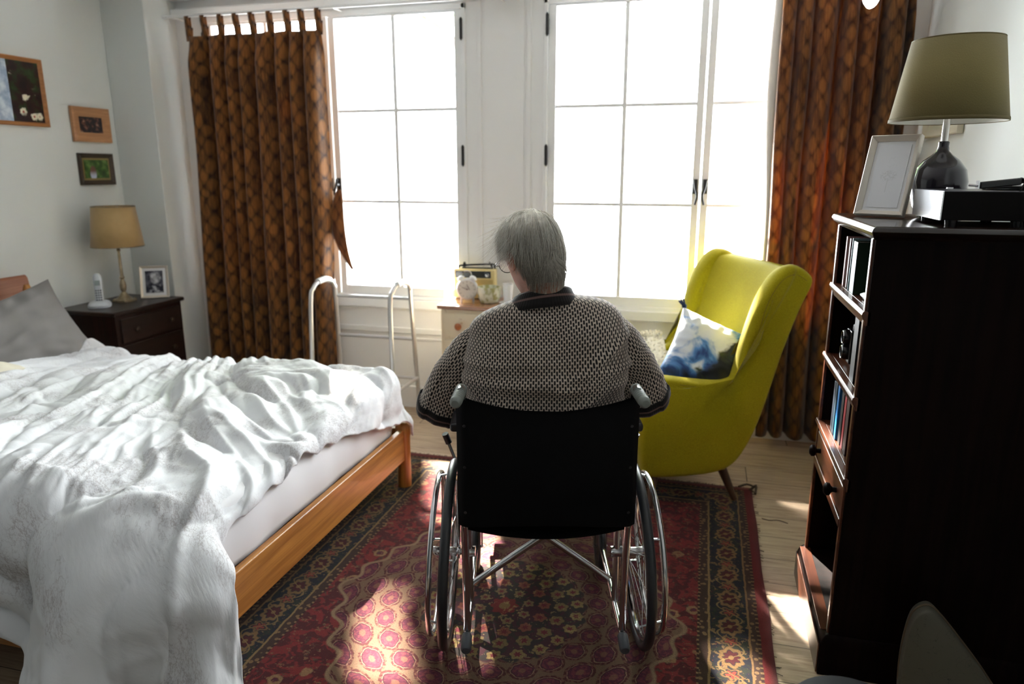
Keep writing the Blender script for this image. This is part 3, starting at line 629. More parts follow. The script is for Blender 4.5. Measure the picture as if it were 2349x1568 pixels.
ck = thing('alarm_clock', 'round white twin-bell alarm clock in front of the radio', 'clock', (-1.35, 4.03, .78), rad(14))
M().lathe([(.055, .022), (.063, .018), (.066, 0), (.063, -.03), (.05, -.034), (.002, -.036)], (0, 0, .078), (0, -1, 0), 40, False).build('clock_body', WE, ck)
n = NT('clock_dial'); x, y, z = n.sep(n.obj()); zz = z-.078; R = (x*x+zz*zz).sqrt(); a = n.math('ARCTAN2', x, zz)
tick = ((a*(12/(2*pi))+.5).fract()-.5).abs() < .06; mk = tick*n.band(R, .040, .050, .0008)
n.set(col=n.mix(mk*.8, (.66, .65, .58), (.1, .1, .1)), rough=.3); M().lathe([(.0565, 0), (.001, 0.0005)], (0, -.019, .078), (0, -1, 0), 40, False).build('dial', n.m, ck)
m = M().obox((0.007, -.021, .092), (1, 0, .5), (0, 1, 0), (-.5, 0, 1), .0015, .0008, .018).obox((-.013, -.021, .084), (1, 0, 2.2), (0, 1, 0), (-2.2, 0, 1), .0012, .0008, .019); m.lathe([(.004, 0), (.001, .003)], (0, -.020, .078), (0, -1, 0), 12)
m.build('clock_hands', plain('brown_hands', (.12, .04, .03), .4), ck)
for s_ in (-1, 1):
    M().lathe([(.003, -.006), (.003, 0), (.024, .002), (.022, .012), (.012, .02), (.002, .022)], (s_*.034, 0, .136), (s_*.45, 0, .9), 20).build('bell', WE, ck)
    M().lathe([(.006, 0), (.006, .03)], (s_*.036, 0, .0), (0, 0, 1), 10).build('foot', WE, ck)
M().tube([(-.03, 0, .15), (-.022, 0, .178), (0, 0, .186), (.022, 0, .178), (.03, 0, .15)], .003, 8, smooth=4).build('carry_loop', CHR, ck)
n = NT('mottled_cream_glass'); n.set(col=n.mix(n.step(n.noise(n.obj(), 30, 3), .4, .62), (.86, .88, .70), (.42, .40, .16)), rough=.12, coat=.4, alpha=.85); BG = n.m
tag(M().lathe([(.03, .0), (.052, .004), (.066, .03), (.071, .06), (.070, .095), (.066, .097), (.064, .09), (.064, .06), (.058, .03), (.03, .012), (.002, .012)], (-1.215, 4.04, .78), n=40, caps=False).build('glass_bowl', BG), 'mottled cream glass bowl on the dresser between clock and tumbler', 'bowl')
n = NT('clear_glass'); n.set(col=(.95, .97, .97), rough=.03, trans=.0, alpha=.35, spec=.8); CG = n.m
tag(M().lathe([(.042, 0), (.062, .004), (.066, .008), (.040, .007), (.002, .006)], (-1.085, 4.04, .78), n=36, caps=False).build('saucer', WE), 'small white saucer beneath the clear tumbler', 'saucer')
tag(M().lathe([(.002, .003), (.026, .002), (.031, .11), (.029, .11), (.024, .012), (.002, .012)], (-1.10, 4.04, .787), n=30, caps=False).build('tumbler', CG), 'clear straight glass tumbler standing on the white saucer', 'glass')
tag(M().lathe([(.002, 0), (.022, 0), (.026, .02), (.028, .145), (.0265, .145), (.022, .02), (.002, .012)], (-1.455, 3.985, .78), n=30, caps=False).build('glass_vase', CG), 'tall clear glass vase at the left end of the dresser', 'vase')
# ---------------------------------------------------------------- wing armchair (local: +x front, +y its right (camera side), z up)
n = NT('mustard_wool_felt'); k = n.noise(n.obj(), 260, 3, .7); k2 = n.noise(n.obj(), 5, 2)
n.set(col=n.mix(n.step(k*.8+k2*.2, .3, .7), (.29, .24, .003), (.43, .365, .010)), rough=.9, spec=.1, sheen=.12); n.bump(k, .25, .002); FELT = n.m
FSEAM = plain('mustard_piping', (.26, .20, .01), .9)
ac_rz = atan2(-.42, -.906)
AC = V((-.19, 3.12, 0))             # near front corner of the side panel on the floor
fx, fy = cos(ac_rz), sin(ac_rz)     # front direction ; local +y = far side(-), so near side is local +y with sign below
ACW = .78
# origin at centre: corner is at local (.30, s*.35)
lx, ly = V((fx, fy, 0)), V((-fy, fx, 0))
near = 1 if ly.y < 0 else -1
org = AC-lx*.30-ly*(near*ACW/2)
ac = thing('armchair', 'mustard green felt wingback armchair by the right window', 'armchair', (org.x, org.y, .011), ac_rz)
side = [(.31, .17), (.33, .30), (.335, .45), (.325, .56), (.285, .615), (.22, .628), (.12, .612), (.0, .595), (-.09, .598), (-.125, .64), (-.145, .72), (-.165, .82), (-.190, .92), (-.225, 1.01), (-.275, 1.085), (-.33, 1.12), (-.385, 1.115), (-.435, 1.085), (-.455, 1.05), (-.415, .96), (-.37, .82), (-.32, .66), (-.27, .50), (-.225, .36), (-.18, .26), (-.13, .19), (-.05, .155), (.1, .145), (.25, .15)]
def sidepanel(sgn):
    m = M(); c = Vc = V((-.05, .45)); P2 = spline([V((a, b, 0)) for a, b in side]+[V((side[0][0], side[0][1], 0))], 3)[:-1]
    cen = [V((.10, .38, 0)), V((-.28, .80, 0))]
    def inset(p, d):
        # shrink towards a spine from seat to wing
        a, b = cen; t = max(0, min(1, (p-a).dot(b-a)/(b-a).length_squared)); q = a+(b-a)*t; v = q-p; L = v.length
        return p+v*min(d/L, .8)
    y1 = ACW/2; rings = []
    for d, y in ((.10, y1-.115), (.035, y1-.115), (.012, y1-.105), (.0, y1-.08), (-.008, y1-.045), (0, y1-.015), (.014, y1-.002), (.03, y1+.0), (.10, y1+.004)):
        r_ = []
        for p in P2:
            q = inset(p, d); flare = .018*sm(.7, 1.05, p.y) if p.x > -.36 else .0
            bul = .018*sin(pi*min(1, max(0, (p.y-.1)/.6)))*(1 if y > y1-.06 else .3)
            r_.append(V((q.x, sgn*(y+flare+bul), q.y)))
        rings.append(r_)
    m.loft(rings); o = m.build('side_panel', FELT, ac, angle=180, sub=1)
    ps = [V((inset(p, .036).x, sgn*(y1-.003+.018*sin(pi*min(1, max(0, (p.y-.1)/.6)))+(.018*sm(.7, 1.05, p.y) if p.x > -.36 else 0)), inset(p, .036).y)) for p in P2[16:52]]
    M().tube(ps, .004, 6).build('piping', FSEAM, o)
for s_ in (1, -1): sidepanel(s_)
m = M(); rings = []
for z_, xf_, xb_ in ((.16, .08, -.10), (.30, -.05, -.19), (.45, -.13, -.245), (.60, -.175, -.295), (.75, -.215, -.345), (.9, -.26, -.39), (1.0, -.292, -.42), (1.06, -.315, -.435), (1.095, -.345, -.425), (1.105, -.38, -.40)):
    hw = ACW/2-.02; r_ = []
    for k in range(41):
        t = k/40*2-1; y = t*hw
        r_.append(V((xf_+.045*abs(t)**3-.012*(1-t*t), y, z_-.010*(1-t*t)*(z_ > 1.0))))
    for k in range(41):
        t = 1-k/40*2; r_.append(V((xb_-.035*(1-t*t), t*hw, z_-.010*(1-t*t)*(z_ > 1.0))))
    rings.append(r_)
m.loft(rings); m.build('backrest', FELT, ac, angle=180)
def cushion_block(x0, x1, y0, y1, z0, z1, r_, bulge):
    m = M()
    m.grid(lambda a, b: V((x0+(x1-x0)*a, y0+(y1-y0)*b, z1+bulge*(1-(2*a-1)**2)*(1-(2*b-1)**2))), 12, 12)
    m.grid(lambda a, b: V((x0+(x1-x0)*b, y0+(y1-y0)*a, z0)), 12, 12)
    for f, g in ((lambda a: (x0+(x1-x0)*a, y0), 0), (lambda a: (x1, y0+(y1-y0)*a), 0), (lambda a: (x1-(x1-x0)*a, y1), 0), (lambda a: (x0, y1-(y1-y0)*a), 0)):
        m.grid(lambda a, b, f=f: V((*f(a), z0+(z1-z0)*b)), 12, 3)
    return m
def clean(o, d=.0008):
    bm = bmesh.new(); bm.from_mesh(o.data); bmesh.ops.remove_doubles(bm, verts=bm.verts, dist=d); bmesh.ops.recalc_face_normals(bm, faces=bm.faces); bm.to_mesh(o.data); bm.free(); return o
clean(cushion_block(-.16, .34, -.245, .245, .345, .465, .03, .03).build('seat', FELT, ac, bevel=.03, seg=4))
clean(cushion_block(-.12, .305, -.25, .25, .16, .345, .03, 0).build('seat_base', FELT, ac, bevel=.02, seg=3))
LEGW = wood('dark_beech_leg', (.05, .022, .012), (.10, .045, .022), .4, 'Z', 1)
for sx in (1, -1):
    for sy in (1, -1):
        top = V((.22 if sx > 0 else -.09, sy*.30, .17)); bot = V((.27 if sx > 0 else -.16, sy*.37, .002))
        M().tube([top+V((0, 0, .03)), bot], [.026, .014], 14).build('leg', LEGW, ac)
n = NT('indigo_cloud_print'); u, v, _ = n.sep(n.uv()); U = n.comb(u, v); k = n.noise(U, 7, 4, .55, .6); k2 = n.noise(U, 3.2, 2)
c_ = n.ramp(k2*.6+k*.4, [(.36, (.004, .008, .016)), (.42, (.015, .06, .22)), (.45, (.10, .28, .62)), (.49, (.72, .78, .86)), (.60, (.86, .88, .92))])
c_ = n.mix(n.step(u-v*.5+(k-.5)*.22, .115, .15), c_, n.mix(n.step(k, .5, .62), (.004, .007, .010), (.03, .05, .012)))
c_ = n.mix((1-n.step(v+(k-.5)*.03, .02, .035)).max(n.step(v, .395, .41)), c_, (.012, .045, .16)); n.set(col=c_, rough=.45, spec=.4); INK = n.m
cu = pillow('cushion', 'blue white and black landscape print cushion on the mustard armchair', 'cushion', INK, (.06, 3.43, .675), (rad(54), rad(22), rad(2)), .42, .40, .13, 3.3, .6, .09)
TS = plain('navy_tassel', (.01, .03, .09), .8)
for i, (a, b) in enumerate(((-1, 1), (1, 1), (-1, -1), (1, -1))):
    m = M(); p = V((a*.192, b*.192, 0)); d = V((a, b, 0)).normalized(); m.tube([p, p+d*.012, p+d*.02], [.004, .012, .013], 10)
    for k in range(14): an = k*2.4; q = V((-d.y, d.x, 0))*cos(an)*.014+V((0, 0, 1))*sin(an)*.014; m.tube([p+d*.018+q*.4, p+d*.05+q], [.003, .002], 5)
    m.build('tassel', TS, cu)
# sheepskin throw on the seat
FUR = plain('cream_sheepskin', (.78, .72, .58), .9, sheen=.4, var=.1, vs=60)
thr = thing('sheepskin_throw', 'fluffy cream sheepskin draped over the far arm of the armchair', 'throw', (org.x, org.y, 0), ac_rz)
m = M(); m.grid(lambda a, b: V((-.02+.30*a, near*(-.10-.26*b), .505+.165*sm(.25, .75, b)+.02*fb(a*9, b*9))), 16, 16)
m.build('hide', FUR, thr, solid=.02)
m = M(); random.seed(4)
for i in range(1500):
    a, b = random.random(), random.random(); p = V((-.02+.30*a, near*(-.10-.26*b), .512+.165*sm(.25, .75, b)))
    d = V((random.uniform(-1, 1), random.uniform(-1, 1), random.uniform(.5, 1.4))).normalized(); q = p+d*.02; e = q+V((d.x, d.y, -.2))*.018
    w_ = V((-d.y, d.x, 0)).normalized()*.0016; m.add([p-w_, p+w_, q+w_, e, q-w_], [(0, 1, 2, 3, 4)])
tag(m.build('pile', FUR, thr, smooth=False, fixn=False), None, kind='stuff')

# ---------------------------------------------------------------- bookcase
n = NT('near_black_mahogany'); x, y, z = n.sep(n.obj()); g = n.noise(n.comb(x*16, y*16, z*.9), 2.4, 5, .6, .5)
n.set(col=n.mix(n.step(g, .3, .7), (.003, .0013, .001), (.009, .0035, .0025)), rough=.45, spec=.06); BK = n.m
n = NT('red_mahogany_shelf'); x, y, z = n.sep(n.obj()); g = n.noise(n.comb(x*16, y*.9, z*16), 2.4, 5, .6, .5)
n.set(col=n.mix(n.step(g, .3, .7), (.05, .014, .008), (.13, .042, .018)), rough=.3, spec=.4, coat=.08); SHF = n.m
bk = thing('bookcase', 'tall dark mahogany bookcase with three shelves and one drawer', 'bookcase', (.73, 2.34, 0))
def KL(m): return m.xf(Matrix.Translation((-.73, -2.34, 0)))
X0, X1, Y0, Y1 = .455, 1.012, 2.15, 2.72
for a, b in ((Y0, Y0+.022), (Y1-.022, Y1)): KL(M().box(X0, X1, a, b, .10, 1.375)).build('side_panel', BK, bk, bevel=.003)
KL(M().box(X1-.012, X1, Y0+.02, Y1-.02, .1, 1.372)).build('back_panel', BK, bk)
m = M(); z = 1.385
m.loft([[(X0-a, Y0-b, zz), (X0-a, Y1+b*.2, zz), (X1, Y1+b*.2, zz), (X1, Y0-b, zz)] for a, b, zz in ((.004, .006, 1.365), (.010, .014, 1.373), (.020, .055, 1.381), (.026, .068, 1.391), (.022, .062, 1.400), (.014, .054, 1.405))])
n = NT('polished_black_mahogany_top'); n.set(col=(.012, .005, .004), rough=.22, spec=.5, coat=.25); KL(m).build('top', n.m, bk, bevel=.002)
for a in (Y0+.008, Y1-.030): KL(M().box(X0-.006, X0+.004, a, a+.022, .13, 1.368)).build('face_strip', SHF, bk, bevel=.003)
def shelf(z0, name='shelf', lip=True):
    m = M(); m.box(X0+.012, X1-.01, Y0+.022, Y1-.022, z0-.02, z0)
    o = KL(m).build(name, SHF, bk, bevel=.002)
    m = M(); m.prism([(X0-.010, z0-.020), (X0-.014, z0-.010), (X0-.010, z0+.001), (X0+.012, z0+.001), (X0+.012, z0-.042), (X0-.001, z0-.042), (X0-.004, z0-.030)], Y0+.0, Y1, 1); KL(m).build('lip', SHF, o, bevel=.003)
for z_ in (1.165, .913, .660): shelf(z_)
d = KL(M().box(X0-.004, X0+.40, Y0+.032, Y1-.032, .528, .620)).build('drawer', SHF, bk, bevel=.004)
for yy in (2.27, 2.60): KL(M().lathe([(.009, 0), (.008, .012), (.012, .016), (.020, .020), (.021, .030), (.013, .037), (.002, .039)], (X0-.004, yy, .573), (-1, 0, 0), 20)).build('knob', BK, d)
KL(M().box(X0-.008, X1-.01, Y0+.02, Y1-.02, .492, .522)).build('drawer_rail', SHF, bk, bevel=.004)
KL(M().box(X0+.01, X1-.01, Y0+.022, Y1-.022, .115, .135)).build('bottom_board', SHF, bk)
m = M(); m.loft([[(X0-a, Y0-b, zz), (X0-a, Y1+b, zz), (X1, Y1+b, zz), (X1, Y0-b, zz)] for a, b, zz in ((.026, .014, 0), (.026, .014, .105), (.020, .010, .125), (.010, .004, .137), (.0, .0, .140))])
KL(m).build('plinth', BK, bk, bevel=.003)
KL(M().box(X0-.031, X0-.027, Y0-.008, Y1+.008, .004, .104)).build('plinth_front', SHF, bk, bevel=.001)
KL(M().box(X0-.024, X0+.012, Y0+.022, Y1-.022, .1385, .142)).build('plinth_ledge', SHF, bk, bevel=.001)
# things on the shelves (each box from front x to back x, spine on the front)
def book(label, y0, y1, z0, h_, col, name='book', depth=.16, xo=.03, tilt=0, cat='book', page=(.34, .30, .24), group=None):
    y0 += .03; y1 += .03; t = thing(name, label, cat, (X0+xo, (y0+y1)/2, z0), group=group); t.rotation_euler = (tilt, 0, 0); w_ = (y1-y0)/2
    cm = plain('cloth_binding', col, .5)
    M().box(0, .003, -w_, w_, 0, h_).box(0, depth, -w_, -w_+.003, 0, h_).box(0, depth, w_-.003, w_, 0, h_).build('cover', cm, t, bevel=.001)
    M().box(.004, depth-.004, -w_+.003, w_-.003, .003, h_-.003).build('pages', plain('cream_pages', page, .8), t)
    return t
A = 1.166
book('tall album with pinkish spine at the far end of the top shelf', 2.585, 2.605, A, .168, (.42, .22, .20), xo=.012)
book('thin dark red album beside the pinkish one on the top shelf', 2.545, 2.565, A, .165, (.07, .012, .012), xo=.016)
book('pale blue folder standing in the middle of the top shelf', 2.488, 2.496, A, .172, (.42, .62, .68), 'folder', .2, .010, rad(3), 'folder')
book('big dark green album on the top shelf', 2.41, 2.475, A, .165, (.01, .04, .02), 'photo_album', .24, .012, 0, 'album')
wl_ = thing('leather_pouch', 'black folded leather pouch lying on the top shelf', 'pouch', (X0+.07, 2.30, A)); LTH = plain('black_leather', (.012, .010, .012), .3, bump=.3, bs=120)
m = M(); m.grid(lambda a, b: V((-.05+.12*a, -.06+.13*b, .012+.022*sin(pi*a)**.5*sin(pi*b)**.5+.004*fb(a*6, b*6))), 14, 14); m.build('flap', LTH, wl_, solid=.006); M().box(-.045, .065, -.055, .065, .0, .014).build('pouch_body', LTH, wl_, bevel=.006)
B = .914
cm_ = thing('camera', 'old black twin lens camera on the middle shelf', 'camera', (X0+.06, 2.53, B)); BLP = plain('black_lacquer', (.01, .01, .012), .2)
M().box(-.01, .075, -.042, .042, .004, .135).build('camera_body', LTH, cm_, bevel=.006)
M().box(-.028, -.008, -.036, .036, .01, .122).build('lens_board', BLP, cm_, bevel=.006)
for z_ in (.045, .095):
    l = M().lathe([(.026, 0), (.026, .012), (.022, .020), (.019, .02), (.017, .008), (.002, .006)], (-.026, 0, z_), (-1, 0, 0), 28).build('lens', BLP, cm_); M().ring((-.046, 0, z_), (1, 0, 0), .0205, .0016, 28, 6).build('lens_ring', CHR, l)
M().box(.0, .065, -.036, .036, .135, .172).build('viewing_hood', BLP, cm_, bevel=.004)
for z_ in (.045, .10): M().lathe([(.012, 0), (.013, .012), (.004, .014)], (.02, -.042, z_), (0, -1, 0), 18).build('winding_knob', CHR, cm_)
M().tube([(.03, -.045, .12), (-.01, -.06, .09), (-.02, -.055, .02), (.0, -.07, .002), (.03, -.06, .003)], .003, 6, smooth=5).build('strap', LTH, cm_)
book('black box file with grey front edge on the middle shelf', 2.265, 2.325, B, .20, (.012, .012, .014), 'box_file', .25, .012, 0, 'file', (.4, .4, .42))
book('pale book standing behind the black box file', 2.205, 2.235, B, .205, (.55, .50, .42), xo=.05)
Cc = .661
for i, (a, b, h_, c, l) in enumerate(((2.535, 2.56, .18, (.008, .015, .03), 'dark navy book at the far left of the lower shelf row'), (2.50, 2.532, .19, (.008, .03, .05), 'dark teal book left of the bright blue one'), (2.455, 2.485, .185, (.02, .20, .55), 'bright blue book on the lower shelf'),
    (2.405, 2.445, .18, (.008, .008, .012), 'black book between the blue and the red one'), (2.362, 2.392, .19, (.45, .03, .045), 'red book on the lower shelf'), (2.31, 2.355, .19, (.05, .01, .01), 'dark maroon book nearest the camera on the lower shelf'))):
    book(l, a, b, Cc, h_, c, group='books on the lower shelf', xo=.016 if i < 3 else .022)
# photo frame, lamp and record player on top
ZT = 1.4055
n = NT('faint_tree_sketch'); x, y, z = n.sep(n.obj()); U = n.comb(x, z); bx, bz = x, z-.115
cr_ = (bx*bx*1.0+(bz-.012)*(bz-.012)*2.2).sqrt(); tw = n.noise(U, 160, 3, .7); crown = (1-n.step(cr_, .020, .030))*n.step(tw, .46, .56); trunk = (bx.abs() < .0012)*n.band(z, .075, .115, .002); br = (1-n.step((n.noise(n.comb(x, z*1.0+5), 55, 2)-.5).abs(), .0, .03))*(1-n.step(((x-.006)*(x-.006)+(z-.17)*(z-.17)).sqrt(), .014, .022))
n.set(col=n.mix((crown*.28).max(trunk*.3).max(br*.10), (.74, .75, .79), (.38, .40, .38)), rough=.2); TREE = n.m
t, p_ = frame('picture', 'cream picture frame with faint tree sketch leaning on the bookcase top', .150, .252, .017, .022, SILW, TREE, (.53, 2.49, ZT+.003), (rad(-16), 0, rad(-36)), mat_w=.010, matm=plain('ivory_mount', (.82, .82, .84), .7), strut=True, cat='picture')
lp = thing('table_lamp', 'table lamp with black bulb-shaped base and olive linen shade on the bookcase', 'lamp', (.685, 2.50, ZT))
n = NT('purple_black_glaze'); n.set(col=(.012, .008, .014), rough=.18, coat=.3); PBL = n.m
M().lathe([(.040, 0), (.052, .008), (.068, .040), (.077, .080), (.078, .110), (.070, .145), (.050, .172), (.030, .188), (.018, .200), (.0145, .215), (.015, .226), (.012, .229), (.002, .229)], n=48, caps=True).build('base', PBL, lp)
STEEL = plain('brushed_steel', (.62, .60, .57), .3, .9)
M().lathe([(.0095, .225), (.0095, .315), (.011, .316), (.011, .32)], n=20).build('stem', STEEL, lp)
so = M().lathe([(.018, .318), (.019, .32), (.019, .35), (.013, .36), (.013, .40), (.002, .40)], n=24).build('bulb_holder', STEEL, lp)
n = NT('olive_linen_shade'); x, y, z = n.sep(n.obj()); a = n.math('ARCTAN2', x, y); th = n.noise(n.comb((a*40+z*120), (a*6-z*60)), 4, 3, .6)
n.set(col=n.mix(n.step(th, .3, .7), (.19, .148, .055), (.29, .235, .10)), rough=.85, spec=.2, sheen=.2)
tl = n.node('ShaderNodeBsdfTranslucent'); tl.inputs[0].default_value = (.55, .50, .30, 1); mx = n.node('ShaderNodeMixShader'); mx.inputs[0].default_value = .12
n.t.links.new(n.b.outputs[0], mx.inputs[1]); n.t.links.new(tl.outputs[0], mx.inputs[2]); n.t.links.new(mx.outputs[0], n.out.inputs[0]); n.bump(th, .15, .002); OLV = n.m
sh = M().lathe([(.1575, .285), (.1195, .515)], n=96, caps=False).build('lamp_shade', OLV, lp, solid=.0012)
M().lathe([(.1560, .286), (.1180, .514)], n=96, caps=False).build('shade_lining', plain('white_shade_lining', (.80, .78, .70), .7), sh)
OLD_ = plain('dark_olive_binding', (.13, .10, .035), .8)
M().lathe([(.1582, .2842), (.1582, .291), (.157, .295)], n=96, caps=False).build('shade_binding', OLD_, sh, solid=.001)
M().lathe([(.1203, .509), (.1200, .5155), (.118, .5155)], n=96, caps=False).build('shade_binding', OLD_, sh, solid=.001)
m = M()
for k in range(3): a = k*2*pi/3+.4; m.cyl((.015*cos(a), .015*sin(a), .355), (.150*cos(a), .150*sin(a), .30), .0013, 6)
m.ring((0, 0, .355), (0, 0, 1), .017, .0018, 24, 6); m.build('shade_carrier', STEEL, sh)
m = M(); m.lathe([(.012, .40), (.02, .42), (.03, .445), (.028, .47), (.015, .485), (.002, .487)], n=24); m.build('light_bulb', plain('opal_bulb', (.8, .8, .78), .2), so)
tt = thing('record_player', 'black record player with brushed silver end panel on the bookcase', 'record player', (.80, 2.275, ZT))
SILV = plain('bright_brushed_silver', (.80, .82, .85), .22, .85)
M().box(-.197, .20, -.135, .135, .016, .090).build('cabinet', plain('black_satin_wood', (.006, .005, .005), .5, spec=.08), tt, bevel=.002)
M().box(-.200, -.1965, -.135, .135, .016, .090).build('end_panel', SILV, tt)
M().box(-.197, .20, -.135, .135, .0895, .0915).build('deck_plate', plain('dark_grey_metal', (.08, .08, .09), .3, .6), tt)
for sx in (-.165, .165, -.01):
    for sy in (-.11, .11): M().lathe([(.014, 0), (.016, .017)], (sx, sy, 0), n=14).build('foot', BLP, tt)
M().lathe([(.105, 0), (.108, .002), (.108, .010), (.105, .012), (.004, .012)], (.05, .02, .092), n=48).build('platter', plain('black_record', (.01, .01, .01), .2), tt)
ta = M(); ta.tube([(.17, -.09, .128), (.08, -.103, .124), (-.02, -.112, .116)], .0055, 10); ta.lathe([(.02, 0), (.02, .03), (.012, .045)], (.165, -.09, .092), n=18)
tao = ta.build('tone_arm', BLP, tt)
M().obox((-.065, -.113, .111), (1, 0, .12), (0, 1, 0), (-.12, 0, 1), .048, .009, .009).obox((-.062, -.10, .104), (1, 0, .05), (0, 1, 0), (0, 0, 1), .03, .006, .006).build('headshell', BLP, tao, bevel=.004)
M().tube([(-.112, -.113, .105), (-.135, -.108, .106)], .003, 8).box(-.117, -.114, -.124, -.102, .098, .118).build('finger_lift', CHR, tao)
M().tube([(-.02, -.12, .092), (-.012, -.124, .115), (-.018, -.112, .124), (-.026, -.10, .115)], .0025, 8, smooth=4).build('arm_rest', BLP, tt)
M().box(-.15, -.135, .01, .02, .092, .098).build('switch', CHR, tt)
# framed picture on the right wall, partly behind the lamp shade
CRF = plain('antique_cream_frame', (.62, .56, .42), .5)
n = NT('pale_landscape_print'); n.set(col=n.mix(n.noise(n.obj(), 9, 3), (.50, .48, .30), (.80, .78, .66)), rough=.3)
frame('picture', 'cream framed pale picture on the right wall behind the lamp shade', .52, .34, .035, .025, CRF, n.m, (XR-.004, 3.765, 1.70), (0, 0, -pi/2), cat='picture')
# pale rounded case leaning in the dark at the right edge, and small black things beside it
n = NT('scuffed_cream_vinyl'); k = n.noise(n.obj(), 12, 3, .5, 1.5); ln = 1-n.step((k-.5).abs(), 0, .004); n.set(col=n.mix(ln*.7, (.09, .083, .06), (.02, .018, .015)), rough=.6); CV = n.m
cs = thing('carrying_case', 'pale scuffed rounded case standing in the dark beside the bookcase', 'case', (.70, 1.985, 0), rad(-6)); cs.rotation_euler = (rad(-5), 0, rad(-8))
out = spline([V(p) for p in ((-.075, 0, 0), (-.085, 0, .16), (-.080, 0, .27), (-.066, 0, .335), (-.035, 0, .362), (-.005, 0, .345), (.05, 0, .285), (.12, 0, .20), (.16, 0, .13), (.175, 0, .0))], 4)
m = M(); rings = []
for d_, y_ in ((.012, -.035), (.004, -.032), (0, -.024), (0, .024), (.004, .032), (.012, .035)):
    rings.append([V((p.x*(1-d_*5), y_, .001+max(0, p.z*(1-d_*1.5)))) for p in out])
m.loft(rings); m.build('case_shell', CV, cs, angle=60)
m = M(); m.tube([V((p.x*.998, -.0, p.z+.003)) for p in out[3:-3]], .0035, 8); m.build('case_binding', plain('brown_binding', (.10, .07, .04), .6), cs)
st = thing('stool', 'black padded stool cut by the bottom picture edge', 'stool', (.36, 1.39, 0), rad(-6))
n = NT('black_vinyl_seat'); n.set(col=(.008, .008, .012), rough=.5, spec=.15); BV = n.m
M().lathe([(.02, .385), (.12, .385), (.135, .39), (.14, .41), (.137, .44), (.125, .456), (.08, .462), (.002, .464)], n=40).build('seat', BV, st)
for k in range(4):
    a = pi/4+k*pi/2; M().tube([(.09*cos(a), .09*sin(a), .39), (.125*cos(a), .125*sin(a), 0)], [.012, .010], 10).build('leg', IRON, st)

# ---------------------------------------------------------------- rug
RX0, RX1, RY0, RY1 = -1.545, .305, .96, 3.485
n = NT('persian_rug_pattern'); x0_, y0_, _z = n.sep(n.obj()); O = n.obj()
wx = (n.noise(O, 22, 2)-.5)*.010; wy = (n.noise(n.comb(y0_, x0_), 22, 2)-.5)*.010; x = x0_+wx; y = y0_+wy
HX, HY = .925, 1.2625
ax, ay = x.abs(), y.abs(); dX = HX-ax; dY = HY-ay; d = dX.min(dY); isx = dX < dY
tc = isx*y+(1-isx)*x
GOLDC, CREAM, RED, DRED, NAVY, GREEN, PINK, PURP = (.17, .095, .035), (.20, .13, .075), (.15, .014, .015), (.06, .007, .010), (.010, .011, .018), (.022, .032, .018), (.42, .12, .11), (.075, .012, .028)
sp = n.noise(O, 110, 2, .6); sp2 = n.noise(O, 48, 3, .6); sp3 = n.noise(O, 26, 2, .5, 1.0)
# border ground with rosettes and vines
bcol = n.mix(n.step(sp3, .5, .56), NAVY, (.016, .020, .014)); bcol = n.mix(n.step(sp2, .57, .62)*.75, bcol, (.20, .12, .045)); bcol = n.mix(n.step(sp, .64, .70)*.6, bcol, RED)
cell = .168; f = (tc/cell).fract()-.5; qx = f*cell; qy = d-.135; rr = (qx*qx*.75+qy*qy*1.3).sqrt(); an = n.math('ARCTAN2', qx, qy)
pet = rr+(an*8).sin()*.0045
bcol = n.mix(n.band(pet, .030, .044, .003), bcol, GOLDC); bcol = n.mix(1-n.step(pet, .024, .028), bcol, DRED); bcol = n.mix(1-n.step(rr, .008, .011), bcol, GOLDC)
f2 = ((tc/cell)+.5).fract()-.5; qx2 = f2*cell; an2 = n.math('ARCTAN2', qx2, qy); rr2 = (qx2*qx2+qy*qy*.8).sqrt(); p2 = rr2+(an2*5).sin()*.006
bcol = n.mix(n.band(p2, .020, .027, .003), bcol, (.15, .08, .03)); bcol = n.mix(1-n.step(p2, .012, .016), bcol, (.18, .03, .02))
vine = ((tc*(2*pi/cell)).sin()*.042-qy).abs(); bcol = n.mix((1-n.step(vine, .002, .005))*.7, bcol, (.22, .14, .05))
# field : red floral ground
c_ = n.mix(n.step(sp3, .46, .56), DRED, RED)
fl = n.vor(O, 9.5, rnd=.85); flp = fl*(1/9.5)+(n.noise(O, 55, 1)-.5)*.018; flower = n.band(flp, .014, .026, .003); c_ = n.mix(flower*.8, c_, (.24, .15, .07)); c_ = n.mix(1-n.step(flp, .010, .013), c_, PURP)
c_ = n.mix(n.step(sp2, .60, .65)*.75, c_, (.17, .09, .045)); c_ = n.mix(n.step(n.noise(O, 34, 2, .5, 2.0), .62, .66)*.6, c_, (.05, .05, .03))
# scale lattice round the medallion
R = (x*x+y*y*.92).sqrt(); th = n.math('ARCTAN2', x, y)
lat = None
ring = (R-.30)/.082; ri = ring.floor(); NN = 22
def latt(sh):
    row = (ring+.5*sh); i = row.floor(); fu = (th*(NN/(2*pi))+(i.mod(2))*.5+sh*.5*0).fract()-.5; fv = row.fract()-.5
    return fu, fv
fu = (th*(NN/(2*pi))+ri.mod(2)*.5).fract()-.5; fv = ring.fract()-.5
cd_ = (fu*fu*1.0+fv*fv*1.05).sqrt(); cd_ = cd_.max(fu.abs()*.90+fv.abs()*.58)+(n.noise(O, 70, 2)-.5)*.07
ccol = n.mix(n.step(n.noise(O, 90, 2), .45, .6), PURP, (.13, .025, .035)); ccol = n.mix(1-n.step(cd_, .10, .15), ccol, (.15, .06, .04)); ccol = n.mix(n.band(cd_, .34, .365, .012), ccol, (.035, .009, .012))
